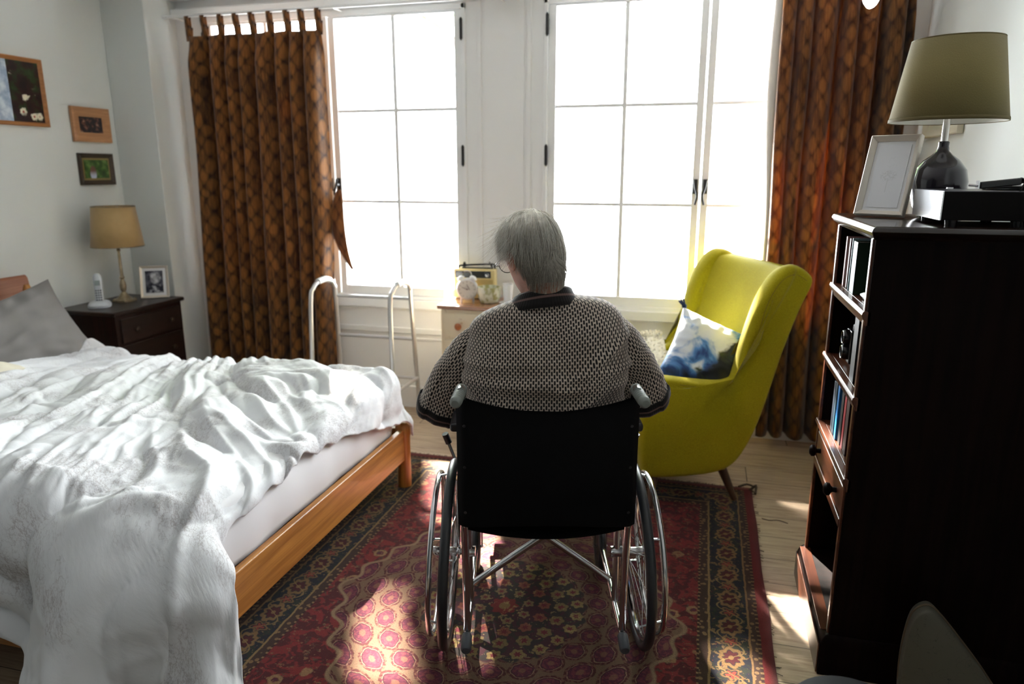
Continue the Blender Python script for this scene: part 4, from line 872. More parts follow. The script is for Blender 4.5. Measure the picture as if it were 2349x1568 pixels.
ccol = n.mix(n.band(cd_, .375, .405, .012)*n.step(n.noise(O, 60, 2), .34, .50), ccol, CREAM); ccol = n.mix(n.step(cd_, .41, .43), ccol, n.mix(n.step(n.noise(O, 85, 3), .46, .58), (.06, .012, .011), (.13, .06, .035))); ccol = n.mix(n.step(cd_, .49, .52), ccol, (.13, .075, .045))
inl = (ax/.66+ay/1.02)*.5+((ax*ax)/(.62*.62)+(ay*ay)/(.95*.95)).sqrt()*.5; inl = inl+(n.math('SINE', th*24)*.03)
c_ = n.mix(1-n.step(inl, .97, .985), c_, ccol); c_ = n.mix(n.band(inl, .975, 1.0, .008), c_, CREAM)
# medallion rings of gold blossoms on dark ground
med = n.mix(n.step(sp3, .47, .55), (.025, .020, .018), (.05, .012, .02))
for rc, nn, sz, gc in ((.265, 22, .022, (.19, .13, .05)), (.205, 16, .024, (.15, .10, .04)), (.145, 12, .021, (.17, .05, .03)), (.088, 8, .018, (.17, .11, .05))):
    ff = ((th*(nn/(2*pi))).fract()-.5)*(2*pi*rc/nn); dd = (ff*ff+(R-rc)*(R-rc)).sqrt()+((n.math('ARCTAN2', ff, R-rc))*6).sin()*.003
    med = n.mix(1-n.step(dd, sz*.98, sz*1.12), med, gc); med = n.mix(1-n.step(dd, sz*.40, sz*.5), med, (.12, .012, .02))
med = n.mix(1-n.step(R+(th*8).sin()*.006, .045, .05), med, RED); med = n.mix(1-n.step(R, .018, .022), med, GOLDC); med = n.mix(n.step(sp2, .6, .64)*.5, med, (.35, .24, .10))
c_ = n.mix(1-n.step(R+(th*22).sin()*.010, .288, .298), c_, med)
# assemble by distance to the edge
c_ = n.mix(1-n.step(d, .243, .247), c_, n.mix(n.step(n.math('SINE', tc*260), .2, .6), (.03, .012, .01), (.20, .12, .055)))
g1 = n.mix(n.step(n.vor(O, 42), .28, .36), (.17, .10, .045), (.04, .02, .014)); c_ = n.mix(1-n.step(d, .236, .239), c_, g1)
c_ = n.mix(1-n.step(d, .208, .211), c_, (.20, .125, .05)); c_ = n.mix(1-n.step(d, .200, .203), c_, bcol)
c_ = n.mix(1-n.step(d, .074, .077), c_, (.18, .10, .04)); c_ = n.mix(1-n.step(d, .067, .070), c_, g1); c_ = n.mix(1-n.step(d, .047, .050), c_, n.mix(n.step(n.math('SINE', tc*260), .2, .6), (.03, .012, .01), (.15, .09, .04)))
c_ = n.mix(1-n.step(d, .036, .039), c_, n.mix(n.noise(O, 9, 3), (.09, .007, .009), (.14, .014, .014)))
c_ = n.mix(n.step(n.noise(O, 300, 3, .7), .42, .62)*.38, c_, (.02, .012, .010)); n.set(col=c_, rough=.95, spec=.1, sheen=.1); wv = n.noise(O, 420, 2); n.bump(wv, .35, .003); RUGM = n.m
rug = thing('rug', 'worn red and navy persian rug with medallion under the wheelchair', 'rug', ((RX0+RX1)/2, (RY0+RY1)/2, 0))
def rf(a, b):
    xx = -HX+2*HX*a; yy = -HY+2*HY*b; e = sm(.0, .03, min(a, 1-a)) ; lift = .012*(max(0, fb(yy*1.4+3, 2))+.3)*(1-sm(0, .09, 1-a))
    return V((xx+.006*fb(yy*3, 1)*(a > .97), yy+.006*fb(xx*3, 5)*(b > .97), .0065+.0025*fb(xx*2, yy*2)+lift*.5*(a > .85)))
m = M(); m.grid(rf, 60, 80); o = m.build('rug_pile', RUGM, rug, angle=180, solid=.006)
FR = plain('dark_wool_fringe', (.10, .075, .055), .95)
m = M(); random.seed(3)
for i in range(240):
    xx = random.uniform(-HX, HX); yy = HY; q = xx+random.uniform(-.01, .01); m.tube([(xx, yy-.005, .006), ((xx+q)/2, yy+.012, .007), (q, yy+.018+random.random()*.014, .003)], .0012, 4)
for i in range(60):
    yy = random.uniform(-HY, HY); m.tube([(HX-.003, yy, .006), (HX+.008+random.random()*.012, yy+random.uniform(-.01, .01), .003)], .0012, 4)
tag(m.build('fringe', FR, rug), None, kind='stuff')
# knotted tassels and loose threads at the far right corner
m = M()
m.tube([(HX-.06, HY+.0, .012), (HX-.02, HY+.03, .018), (HX+.02, HY+.02, .010)], [.006, .010, .004], 8, smooth=3); m.tube([(HX-.01, HY-.03, .012), (HX+.02, HY-.005, .03), (HX+.015, HY-.06, .012)], [.006, .013, .006], 8, smooth=3)
m.build('corner_tassel', FR, rug)
m = M(); m.tube([(HX+.03, HY-.30, .002), (HX+.06, HY-.31, .002), (HX+.10, HY-.30, .002), (HX+.14, HY-.32, .002)], .0018, 5, smooth=4); m.build('loose_thread', FR, rug)
m = M(); m.tube([(HX+.008, -.98+1.2625-.95, .003), (HX+.03, -.70, .002), (HX+.05, -.73, .002), (HX+.06, -.74, .002)], .0018, 5, smooth=4); m.build('loose_thread', FR, rug)
# ---------------------------------------------------------------- wheelchair (local: x right, y forward, z up; origin on the floor below the axle)
R_ = V((cos(HEADING), sin(HEADING), 0)); F_ = V((-sin(HEADING), cos(HEADING), 0))
WO = R_*.103+F_*2.15+V((0, 0, .011))
wc = thing('wheelchair', 'chrome wheelchair with black sling back and grey push grips', 'wheelchair', WO, HEADING)
CHRM = plain('chromed_tube', (.66, .67, .69), .14, 1); TIRE = plain('dark_grey_tyre', (.028, .030, .034), .38, spec=.5)
n = NT('black_nylon_sling'); n.set(col=(.0035, .0035, .004), rough=.75, spec=.12); n.bump(n.noise(n.obj(), 500, 1), .1, .001); SLING = n.m
GRIP = plain('grey_rubber_grip', (.22, .24, .225), .55, spec=.3); PADB = plain('black_vinyl_pad', (.015, .015, .018), .4); STL = plain('spoke_steel', (.60, .60, .62), .2, 1)
BF = .245
for s in (-1, 1):
    cam_a = rad(2.5)*s; ax = V((cos(cam_a), 0, sin(cam_a))); hub = V((s*.308, 0, .307))
    upv = V((-sin(cam_a), 0, cos(cam_a)))
    RW = .306
    w_ = M().ring(hub, ax, RW-.015, .0155, 96, 12).build('drive_wheel', TIRE, wc)
    lab(w_, 'dark grey tyre with its rim and spokes')
    M().ring(hub, ax, RW-.036, .009, 96, 8).build('rim', CHRM, w_)
    m = M(); m.lathe([(.009, -.034), (.022, -.033), (.022, -.028), (.015, -.022), (.015, .022), (.022, .028), (.022, .033), (.011, .034)], hub, ax, 24)
    m.lathe([(.013, 0), (.015, .004), (.015, .030), (.008, .034), (.002, .034)], hub+ax*s*.030, ax*s, 20); m.build('hub', CHRM, w_)
    m = M()
    for k in range(28):
        a = 2*pi*k/28; side = .027 if k % 2 else -.027; a2 = a+(.5 if (k//2) % 2 else -.5)
        def dr(t): return V((0, 1, 0))*cos(t)+upv*sin(t)
        m.cyl(hub+ax*side+dr(a2)*.020, hub+dr(a)*(RW-.042), .0011, 5)
    m.build('spokes', STL, w_)
    hr_ = M().ring(hub+ax*s*.045, ax, .256, .0095, 96, 10)
    for k in range(6):
        a = 2*pi*k/6+.4; d_ = V((0, 1, 0))*cos(a)+upv*sin(a); hr_.cyl(hub+ax*s*.045+d_*.256, hub+d_*(RW-.038), .004, 6)
    hr_.build('hand_rim', CHRM, w_)
    # side frame: back post, push handle, lower and upper rails, front post
    bx = s*BF
    m = M()
    m.tube([(bx, -.19, .50), (bx, -.19, .87), (bx, -.195, .915), (bx, -.225, .943), (bx, -.26, .945)], .0115, 12, smooth=4)
    m.tube([(bx, -.19, .52), (bx, -.17, .30), (bx, -.165, .13)], .0115, 12)
    m.tube([(bx, -.15, .118), (bx, .10, .12), (bx, .36, .125), (bx, .40, .16), (bx, .41, .30), (bx, .41, .70)], .0115, 12, smooth=3)
    m.tube([(bx, -.19, .49), (bx, .10, .49), (bx, .41, .49)], .011, 12)
    m.tube([(bx, -.19, .755), (bx, -.05, .765), (bx, .22, .765), (bx, .27, .74), (bx, .28, .50)], .010, 12, smooth=3)
    m.cyl((bx, 0, .307), hub-ax*s*.03, .011, 12); m.lathe([(.018, -.02), (.018, .02)], (bx, 0, .307), (1, 0, 0), 16)
    m.cyl((bx, 0, .12), (bx, 0, .49), .012)
    m.build('side_frame', CHRM, wc)
    M().tube([(bx-s*.0, -.155, .118), (bx, -.215, .105)], .0105, 10).build('tipping_lever', CHRM, wc)
    M().lathe([(.0150, 0), (.0165, .004), (.0165, .055), (.013, .062), (.002, .063)], (bx, -.175, .115), (0, -.97, -.2), 18).build('rubber_tip', plain('blue_grey_rubber_tip', (.08, .09, .105), .5), wc)
    m = M(); L = [(.0125, 0), (.0165, .006), (.0165, .095), (.0155, .104), (.010, .110), (.002, .111)]
    ydir = V((-.12*s*-1*-1, -.97, -.10)).normalized() if False else V((s*.10, -.98, -.10)).normalized()
    m.lathe(L, (bx, -.215, .940), ydir, 22)
    for k in range(7): m.ring(V((bx, -.215, .940))+ydir*(.018+.011*k), ydir, .0162, .0011, 22, 5)
    m.build('push_grip', GRIP, wc)
    ar = M(); ar.box(bx-.026+s*.018, bx+.026+s*.018, -.14, .22, .778, .806); ar.build('armrest_pad', PADB, wc, bevel=.010, seg=3)
    M().prism([(-.17, .50), (-.17, .74), (.24, .74), (.26, .50)], bx-.002, bx+.002, 0).build('skirt_guard', SLING, wc)
    # caster and footrest
    c = M().ring((bx+s*.0, .41, .095), (1, 0, 0), .078, .016, 40, 10); ca = c.build('caster_wheel', TIRE, wc)
    M().lathe([(.062, -.010), (.066, 0), (.062, .010)], (bx, .41, .095), (1, 0, 0), 30).build('caster_disc', PADB, ca)
    m = M(); 
    for q in (-1, 1): m.obox((bx+q*.024, .42, .145), (1, 0, 0), (0, 1, 0), (0, 0, 1), .003, .014, .055)
    m.obox((bx, .42, .20), (1, 0, 0), (0, 1, 0), (0, 0, 1), .027, .016, .004); m.cyl((bx, .42, .20), (bx, .41, .26), .011); m.cyl((bx-.028, .41, .095), (bx+.028, .41, .095), .005); ca2 = m.build('caster_fork', CHRM, ca)
    m = M(); m.tube([(bx-s*.0, .41, .49), (bx-s*.01, .50, .44), (bx-s*.03, .60, .20), (bx-s*.04, .63, .11)], .0105, 10, smooth=4); fr = m.build('footrest_hanger', CHRM, wc)
    M().obox((s*.125, .66, .105), (1, 0, 0), (0, .98, .15), (0, -.15, .98), .075, .075, .004).build('footplate', PADB, fr, bevel=.003)
    b = M(); b.tube([(s*.285, .29, .47), (s*.31, .275, .52), (s*.335, .26, .60)], .006, 8); bo = b.build('brake_lever', CHRM, wc)
    M().tube([(s*.330, .262, .588), (s*.342, .254, .625)], .012, 12).build('brake_knob', PADB, bo)
m = M(); m.cyl((-BF, .10, .122), (BF-.02, .10, .475), .0125, 14); m.build('cross_brace', CHRM, wc)
m = M(); m.cyl((BF, .13, .122), (-BF+.02, .13, .475), .0125, 14); m.build('cross_brace', CHRM, wc)
M().lathe([(.017, -.02), (.017, .02), (.006, .026)], (0, .115, .298), (0, 1, 0), 16).build('brace_pivot', STL, wc)
# sling back : wraps both posts, bulges back under the rider's weight, sagging top edge
def slg(a, b, off=0):
    t = 2*a-1; sag = .048*(1-abs(t)**2.2); z1 = .915-sag-.012*(abs(t) < .0); z0 = .516+.006*cos(pi*t)
    z_ = z0+(z1-z0)*b; y = -.213-.030*(1-abs(t)**2)*(.4+.6*sin(pi*min(1, b*.9+.1)))-.004*fb(t*3, b*3, 5)
    if abs(t) > .93: y += (abs(t)-.93)*.25
    return V((t*(BF+.019), y+off, z_))
m = M(); m.grid(lambda a, b: slg(a, b), 48, 32); m.grid(lambda a, b: slg(b, a, .022), 32, 48)
so_ = m.build('sling_back', SLING, wc, angle=180, fixn=False)
m = M()
for a in (.045, .955):
    for b in (.12, .48, .80): p = slg(a, b); m.lathe([(.0045, 0), (.004, .0015), (.001, .002)], p+V((0, 0, 0)), (0, -1, 0), 12)
m.build('rivets', plain('dull_rivet', (.05, .05, .055), .3, .8), so_)
m = M(); m.grid(lambda a, b: V(((2*a-1)*BF, -.18+.58*b, .488-.035*(1-(2*a-1)**2))), 16, 8); m.build('seat_sling', SLING, wc, solid=.006)
# ---------------------------------------------------------------- the man in the wheelchair (same local frame as the chair)
pe = thing('person', 'white-haired person in patterned brown and black polo shirt seated in the wheelchair, head bowed', 'person', WO, HEADING)
n = NT('ruddy_skin'); k = n.noise(n.obj(), 14, 4, .6); n.set(col=n.mix(n.step(k, .35, .7), (.44, .175, .115), (.56, .28, .20)), rough=.5, spec=.4); n.b.inputs['Subsurface Weight'].default_value = .12; n.b.inputs['Subsurface Radius'].default_value = (.012, .005, .003)
cz = n.noise(n.obj(), 60, 4, .6); n.bump(cz, .3, .003); SKIN = n.m
HM = Matrix.Translation((-.045, .010, 1.293)) @ Matrix.Rotation(rad(30), 4, 'Z') @ Matrix.Rotation(rad(-24), 4, 'X') @ Matrix.Rotation(rad(-7), 4, 'Y')
def head_r(th, z):
    """head outline in its own frame: face towards +y; th 0 = +x (right ear)"""
    zz = z/.118
    w_ = .076*lerp_tab([(-1.05, .38), (-.9, .62), (-.6, .82), (-.3, .92), (0, .98), (.3, 1.0), (.55, .95), (.75, .80), (.9, .55), (1.0, .10)], zz)
    df = lerp_tab([(-1.05, .070), (-.9, .092), (-.6, .094), (-.3, .092), (0, .090), (.3, .094), (.55, .088), (.75, .072), (.9, .045), (1.0, .008)], zz)
    db = lerp_tab([(-1.05, .030), (-.9, .045), (-.6, .068), (-.3, .088), (0, .100), (.3, .104), (.55, .098), (.75, .080), (.9, .050), (1.0, .008)], zz)
    return w_, df, db
def headmesh(m, scale=1.0):
    rings = []
    for i in range(30):
        z = -.122+.240*i/29; w_, df, db = head_r(0, z); r_ = []
        for k in range(40):
            t = 2*pi*k/40; c, s_ = cos(t), sin(t); d_ = df if s_ > 0 else db
            y = d_*s_; x = w_*(abs(c)**.92)*(1 if c > 0 else -1)
            if s_ > .55:      # features of the face
                zz = z/.118; f = (s_-.55)/.45
                y += .024*f**6*math.exp(-((zz+.18)/.20)**2)*(1 if abs(x) < .02 else .2)   # nose
                y -= .010*math.exp(-((abs(x)-.030)/.014)**2)*math.exp(-((zz-.06)/.12)**2)  # eye sockets
                y += .006*math.exp(-((zz-.25)/.10)**2)                                     # brow
                y -= .006*math.exp(-((zz+.52)/.04)**2)*(abs(x) < .028)                     # mouth line
                y += .006*math.exp(-((zz+.62)/.06)**2)*(abs(x) < .022)
            r_.append(V((x*scale, y*scale, z*scale)))
        rings.append(r_)
    m.loft(rings)
bm_ = M()
hm = M(); headmesh(hm)
# ears
for s in (-1, 1):
    hm.loft([[V((s*(.070+.016*q), -.006+.020*rr_*cos(t)-.010*q, -.005+.034*rr_*sin(t)-.006*q)) for t in [2*pi*k/16 for k in range(16)]] for q, rr_ in ((-.3, .55), (.3, .75), (.8, 1.0), (1.15, 1.0), (1.3, .9), (1.2, .6))])
hm.xf(HM); bm_.add(hm.v, hm.f)
def HP(p): return HM @ V(p)
nk0 = HP((0, -.040, -.075)); nk1 = V((-.006, -.006, 1.11))
bm_.tube([nk1, nk1.lerp(nk0, .5)+V((0, .0, 0)), nk0, HP((0, -.02, -.03))], [.066, .056, .052, .050], 24, smooth=4)
def tring(z, cx, cy, hw, hd, n_=48, p=.8):
    return [V((cx+hw*abs(cos(t))**p*(1 if cos(t) > 0 else -1), cy+hd*abs(sin(t))**p*(1 if sin(t) > 0 else -1), z)) for t in [2*pi*k/n_ for k in range(n_)]]
TOR = [(.46, 0, .02, .17, .12), (.50, 0, .0, .185, .145), (.60, 0, -.015, .20, .155), (.72, 0, -.03, .212, .150), (.84, 0, -.035, .222, .142), (.94, 0, -.035, .226, .138), (1.02, 0, -.028, .220, .128), (1.07, -.002, -.02, .205, .112), (1.105, -.004, -.012, .165, .095), (1.135, -.006, -.008, .115, .08), (1.16, -.008, -.004, .078, .068)]
bm_.loft([tring(z-.006, cx, cy, hw-.014, hd-.014) for z, cx, cy, hw, hd in TOR])
SH = {s: V((s*.185, -.015, 1.035 if s < 0 else 1.05)) for s in (-1, 1)}
EL = {-1: V((-.318, .045, .815)), 1: V((.312, .05, .845))}
WR = {-1: V((-.245, .27, .835)), 1: V((.255, .27, .835))}
for s in (-1, 1):
    bm_.tube([SH[s], SH[s].lerp(EL[s], .5), EL[s], EL[s].lerp(WR[s], .3), WR[s]], [.062, .050, .043, .042, .028], 18, smooth=3)
    d = (WR[s]-EL[s]).normalized(); sd_ = V((-s, 0, 0)); pc = WR[s]+d*.045+V((0, 0, -.004))
    # palm and five unequal bent fingers curled over the armrest front
    bm_.loft([[WR[s]+d*q+V((cos(t)*ww, 0, sin(t)*hh)) for t in [2*pi*k/16 for k in range(16)]] for q, ww, hh in ((-.01, .027, .019), (.02, .034, .017), (.055, .041, .015), (.085, .041, .013), (.095, .034, .010))])
    for j, (L, off) in enumerate(((.068, -.030), (.078, -.010), (.073, .011), (.058, .031))):
        b0 = WR[s]+d*.085+V((-s*off*-1 if False else off, 0, 0)); 
        bm_.tube([b0-d*.012, b0+d*L*.42+V((0, 0, .004)), b0+d*L*.74+V((0, 0, -.014)), b0+d*L*.84+V((0, 0, -.036))], [.0095, .009, .0082, .0068], 10, smooth=3)
    t0 = WR[s]+d*.022+V((-s*.028, 0, 0)); bm_.tube([t0, t0+d*.028+V((-s*.022, 0, -.006)), t0+d*.056+V((-s*.026, 0, -.018))], [.013, .0105, .008], 10, smooth=3)
HIP = {s: V((s*.095, .02, .565)) for s in (-1, 1)}; KN_ = {s: V((s*.135, .46, .575)) for s in (-1, 1)}; AN = {s: V((s*.125, .56, .185)) for s in (-1, 1)}
for s in (-1, 1):
    bm_.tube([HIP[s], HIP[s].lerp(KN_[s], .5), KN_[s], KN_[s].lerp(AN[s], .35), AN[s], AN[s]+V((0, .01, -.03))], [.088, .076, .056, .054, .036, .034], 20, smooth=4)
    bm_.loft([[AN[s]+V((cos(t)*ww, y, -.045+sin(t)*hh)) for t in [2*pi*k/14 for k in range(14)]] for y, ww, hh in ((-.05, .028, .028), (0, .036, .034), (.08, .043, .026), (.14, .036, .018), (.16, .018, .010))])
body = bm_.build('body', SKIN, pe, fixn=True, angle=180)
q = body.modifiers.new('r', 'REMESH'); q.mode = 'VOXEL'; q.voxel_size = .0055; q.use_smooth_shade = True
q = body.modifiers.new('s', 'SMOOTH'); q.factor = .5; q.iterations = 3
for s in (-1, 1):
    e_ = M().lathe([(.001, -.0115)]+[(.0115*sin(pi*k/10), -.0115*cos(pi*k/10)) for k in range(1, 10)]+[(.001, .0115)], (s*.030, .079, .006), (0, 1, 0), 16).xf(HM).build('eye', plain('eye_white', (.7, .68, .65), .2), pe)

# ---- shirt
n = NT('brick_dash_knit'); u, v, _ = n.sep(n.uv()); wob = (n.noise(n.uv(), 60, 2)-.5)*.0012; u = u+wob; v = v+wob
PC_, PR = .0074, .0178
a = u/PC_; col_i = a.floor(); f = a.fract()-.5; vv = (v/PR+col_i.mod(2)*.5).fract()-.5
dash = (1-n.step(f.abs(), .28, .42))*(1-n.step(vv.abs(), .31, .39)); halo = (1-n.step(f.abs(), .44, .5))*(1-n.step(vv.abs(), .36, .42))
yarn = n.noise(n.comb(u*900, v*260), 1, 3); base = n.mix(n.step(n.noise(n.uv(), 9, 2), .35, .65), (.48, .39, .32), (.64, .54, .45)); base = n.mix((1-halo)*.35, base, (.50, .43, .38)); base = n.mix(n.step(yarn, .45, .7)*.35, base, (.12, .09, .075))
n.set(col=n.mix(dash, base, n.mix(n.step(yarn, .3, .8), (.006, .006, .007), (.03, .026, .026))), rough=.85, spec=.15, sheen=.25); n.bump(dash*-1+yarn*.4, .35, .002); KNIT = n.m
def ribmat(name, horiz=True):
    n = NT(name); u, v, _ = n.sep(n.uv()); st = (v if horiz else u)
    c_ = n.mix(n.band(v, .22, .30, .02).max(n.band(v, .52, .60, .02)), (.012, .010, .010), (.14, .085, .075)); n.set(col=c_, rough=.85, spec=.15, sheen=.2); n.bump((u*900).sin(), .25, .001); return n.m
RIB = ribmat('dark_striped_rib')
def wr_(x, y, z):
    # folds of the shirt: horizontal bunching above the sling, pulls from the armpits
    f_ = .022*(ridge(1.5*fb(x*1.7, z*17+1.2*fb(x*2.5, z*2), 1))-.3)*sm(1.03, .92, z)*sm(.05, -.08, y)
    f_ += .010*math.exp(-((z-.985-.42*(x-.12)+.02*fb(x*6))/.013)**2)*sm(.02, .2, x)*sm(.05, -.08, y)+.008*math.exp(-((z-.935-.25*(x-.1))/.012)**2)*sm(-.02, .16, x)*sm(.05, -.08, y)
    f_ += .006*ridge(1.6*fb(x*5+z*7*(1 if x > 0 else -1), z*4, 7))*sm(.06, .16, abs(x))
    f_ += .004*fb(x*7, z*9, 3)
    return f_
STO = [(.66, 0, -.03, .212, .156), (.74, 0, -.034, .222, .155), (.82, 0, -.037, .232, .152), (.88, 0, -.038, .238, .150), (.94, 0, -.038, .242, .147), (.99, 0, -.034, .244, .141), (1.03, 0, -.028, .242, .133), (1.06, .0, -.022, .234, .124), (1.085, -.002, -.018, .228, .114), (1.105, -.003, -.014, .212, .104), (1.122, -.004, -.012, .186, .096), (1.138, -.005, -.010, .146, .088), (1.155, -.006, -.008, .098, .080), (1.172, -.007, -.006, .078, .072)]
def sto(z):
    return [lerp_tab([(q_[0], q_[i]) for q_ in STO], z) for i in range(1, 5)]
sm_ = M(); NZ, NT_ = 110, 180; rings = []; arc = []
for i in range(NZ+1):
    z = .66+(1.172-.66)*i/NZ; cx, cy, hw, hd = sto(z); slope = .020*sm(1.0, 1.12, z)   # right shoulder sits a little higher
    r_ = []; us = [0]
    for k in range(NT_):
        t = 2*pi*k/NT_-pi/2; p_ = .84; x = cx+hw*abs(cos(t))**p_*(1 if cos(t) > 0 else -1); y = cy+hd*abs(sin(t))**p_*(1 if sin(t) > 0 else -1)
        nv = V((cos(t), sin(t), 0)); w_ = wr_(x, y, z); q = V((x, y, z+(.035*x+.026*sm(0, .2, x))*sm(.95, 1.1, z)))+nv*w_; r_.append(q)
        if k: us.append(us[-1]+hypot(x-px_, y-py_))
        else: rings_first = V((x, y, 0))
        px_, py_ = x, y
    us.append(us[-1]+(rings_first-V((px_, py_, 0))).length); rings.append(r_); arc.append(us)
vl = [0]
for i in range(NZ):
    d_ = (rings[i+1][0]-rings[i][0]).length; vl.append(vl[-1]+d_)
def suv(i, j):
    L = arc[i][-1]; uu = arc[i][j]; 
    if uu > L/2: uu = uu-L      # both sides run away from the centre back seam
    return (uu+.2*0, vl[i])
fs = []; us_ = []
for i in range(NZ):
    for j in range(NT_):
        k = (j+1) % NT_; fs.append((i*NT_+j, i*NT_+k, (i+1)*NT_+k, (i+1)*NT_+j))
        def uvx(i_, jj, far):
            L = arc[i_][-1]; uu = arc[i_][jj] if jj < NT_ else L
            if far: uu -= L
            return (uu, vl[i_])
        far = j >= NT_//2; us_.append([uvx(i, j, far), uvx(i, j+1, far), uvx(i+1, j+1, far), uvx(i+1, j, far)])
sm_.add([p for r_ in rings for p in r_], fs, us_)
# sleeves
for s in (-1, 1):
    A = V((s*.145, -.018, 1.058+(.034 if s > 0 else 0))); B = EL[s]+V((s*.012, .012, -.018)); Mid = A.lerp(B, .5)+V((s*.014, -.006, .016))
    P_ = spline([A, A.lerp(Mid, .55)+V((s*.012, 0, .004)), Mid, Mid.lerp(B, .5)+V((s*.010, 0, .006)), B], 12); NP = len(P_); nn = 72; rg = []; dist = [0]
    for i, p in enumerate(P_):
        t = i/(NP-1); tg = (P_[min(i+1, NP-1)]-P_[max(i-1, 0)]).normalized(); u_ = tg.cross(V((0, 1, 0))).normalized(); w2 = tg.cross(u_).normalized()
        rr = lerp_tab([(0, .050), (.2, .064), (.45, .069), (.7, .068), (.9, .070), (1, .074)], t)
        r_ = []
        for k in range(nn):
            a_ = 2*pi*k/nn; d_ = u_*cos(a_)+w2*sin(a_); f_ = .005*fb(a_*1.3+s, t*5, 4)+.006*ridge(1.6*fb(t*6+a_, a_*.8, 6))*sm(.1, .4, t)
            r_.append(p+d_*(rr*(1.05 if abs(cos(a_)) > .5 else .97)+f_))
        rg.append(r_)
        if i: dist.append(dist[-1]+(p-P_[i-1]).length)
    sm_.loft(rg, caps=False, uv=lambda i, j, dist=dist: (.072*2*pi*(j/nn)*1.02, -dist[i]))
    # rib hem
    hem = []; tg = (P_[-1]-P_[-3]).normalized(); cen_ = P_[-1]
    for q_, k_ in ((-.012, 1.035), (.004, 1.05), (.018, 1.03), (.028, 1.0), (.030, .96), (.020, .93)):
        hem.append([cen_+(p-cen_)*k_+tg*q_ for p in rg[-1]])
    M().loft(hem, caps=False, uv=lambda i, j: (.45*j/nn, i/5)).build('sleeve_hem', RIB, pe, angle=180, solid=.002)
sh_ = sm_.build('shirt', KNIT, pe, angle=180, fixn=False)
# collar : a band that stands up at the back and folds over
m = M(); cr = []
for q_, (dz, k_) in enumerate(((.0, .94), (.020, .88), (.040, .86), (.050, .90), (.046, .98), (.030, 1.10), (.012, 1.22), (.000, 1.31))):
    r_ = []
    for k in range(64):
        t = 2*pi*k/64; back = .5-.5*sin(t); b3 = .45+.55*back
        r_.append(V((-.010+.088*k_*cos(t), -.004+.080*k_*sin(t), 1.152+dz*b3-.020*(1-back)-.022*(k_ > 1.05)*(1-back)+.014*cos(t))))
    cr.append(r_)
m.loft(cr, caps=False, uv=lambda i, j: (.5*j/64, (i-2.6)/4.4)); m.build('collar', RIB, pe, angle=180, solid=.0035)
# trousers and shoes
TRO = plain('dark_grey_trousers', (.035, .035, .042), .85, var=.1, bump=.2, bs=80)
m = M()
for s in (-1, 1): m.tube([HIP[s]+V((0, -.04, .0)), HIP[s].lerp(KN_[s], .5), KN_[s]+V((0, 0, -.005)), KN_[s].lerp(AN[s], .4), AN[s]+V((0, .0, .02))], [.104, .090, .070, .068, .062], 28, smooth=5)
m.loft([tring(z, 0, -.01, hw, hd) for z, hw, hd in ((.485, .15, .11), (.52, .20, .155), (.62, .212, .163), (.70, .213, .155))])
tr_ = m.build('trousers', TRO, pe, angle=180); q = tr_.modifiers.new('r', 'REMESH'); q.mode = 'VOXEL'; q.voxel_size = .009; q.use_smooth_shade = True
SHO = plain('dark_brown_leather_shoe', (.03, .014, .008), .35)
for s in (-1, 1):
    m = M(); m.loft([[V((AN[s].x+cos(t)*ww, AN[s].y+y, .112+hh+max(-hh, sin(t)*hh))) for t in [2*pi*k/20 for k in range(20)]] for y, ww, hh in ((-.075, .016, .014), (-.065, .034, .034), (-.02, .043, .044), (.04, .045, .040), (.10, .052, .026), (.155, .044, .020), (.182, .022, .012))])
    m.build('shoe', SHO, pe, angle=180)
# ---- hair : a close cap over skull and nape, and combed strands
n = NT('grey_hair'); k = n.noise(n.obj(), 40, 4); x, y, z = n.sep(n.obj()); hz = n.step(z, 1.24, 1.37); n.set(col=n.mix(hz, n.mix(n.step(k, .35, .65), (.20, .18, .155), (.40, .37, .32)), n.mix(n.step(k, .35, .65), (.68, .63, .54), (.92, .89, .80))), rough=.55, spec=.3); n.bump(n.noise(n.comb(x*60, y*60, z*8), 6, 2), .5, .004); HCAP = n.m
def scalp(th, zz, off=0):
    zz = max(-1.04, min(.999, zz)); z = .118*zz; w_, df, db = head_r(0, z); c, s_ = cos(th), sin(th); d_ = df if s_ > 0 else db
    if s_ < 0 and zz < -.5: d_ = max(d_, .068-.02*(-.5-zz)); w_ = max(w_, .058)
    p = V((w_*(abs(c)**.92)*(1 if c > 0 else -1), d_*s_, z)); nrm = V((p.x/.076**2, p.y/.1**2, p.z/.118**2)).normalized()
    return p+nrm*off, nrm
def hairline(th):
    # lowest height covered by hair for a direction round the head (th = -90 deg is the back)
    b = abs(((th+pi/2+pi) % (2*pi))-pi)      # 0 at back, pi at face
    return lerp_tab([(0, -1.0), (.7, -.98), (1.05, -.80), (1.25, -.30), (1.45, .0), (1.8, .25), (2.3, .55), (3.2, .62)], b)
m = M(); m.grid(lambda a, b: scalp(2*pi*a, hairline(2*pi*a)+(.999-hairline(2*pi*a))*(1-(1-b)**2)**.5 if b > .5 else hairline(2*pi*a)+(.999-hairline(2*pi*a))*b*1.732, .004+.010*sm(0, .35, b))[0], 72, 36)
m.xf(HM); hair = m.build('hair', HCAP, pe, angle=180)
nape = M(); nc = lambda t: nk0.lerp(nk1, t)
def NP_(a, b, off=0):
    th = rad(-90+82*(2*a-1)*(.5+.5*sm(.15, .6, b))); c = nc(-.55+b*(.98-.40*abs(2*a-1)**3)); r_ = .0555+.007*max(0, 1-b)**.5-.050*max(0, 1-b*1.5)**2+off; return c+V((cos(th)*r_, sin(th)*r_, .0))
nape.grid(lambda a, b: NP_(a, b), 30, 12); nape.build('nape_hair', HCAP, hair, angle=180)
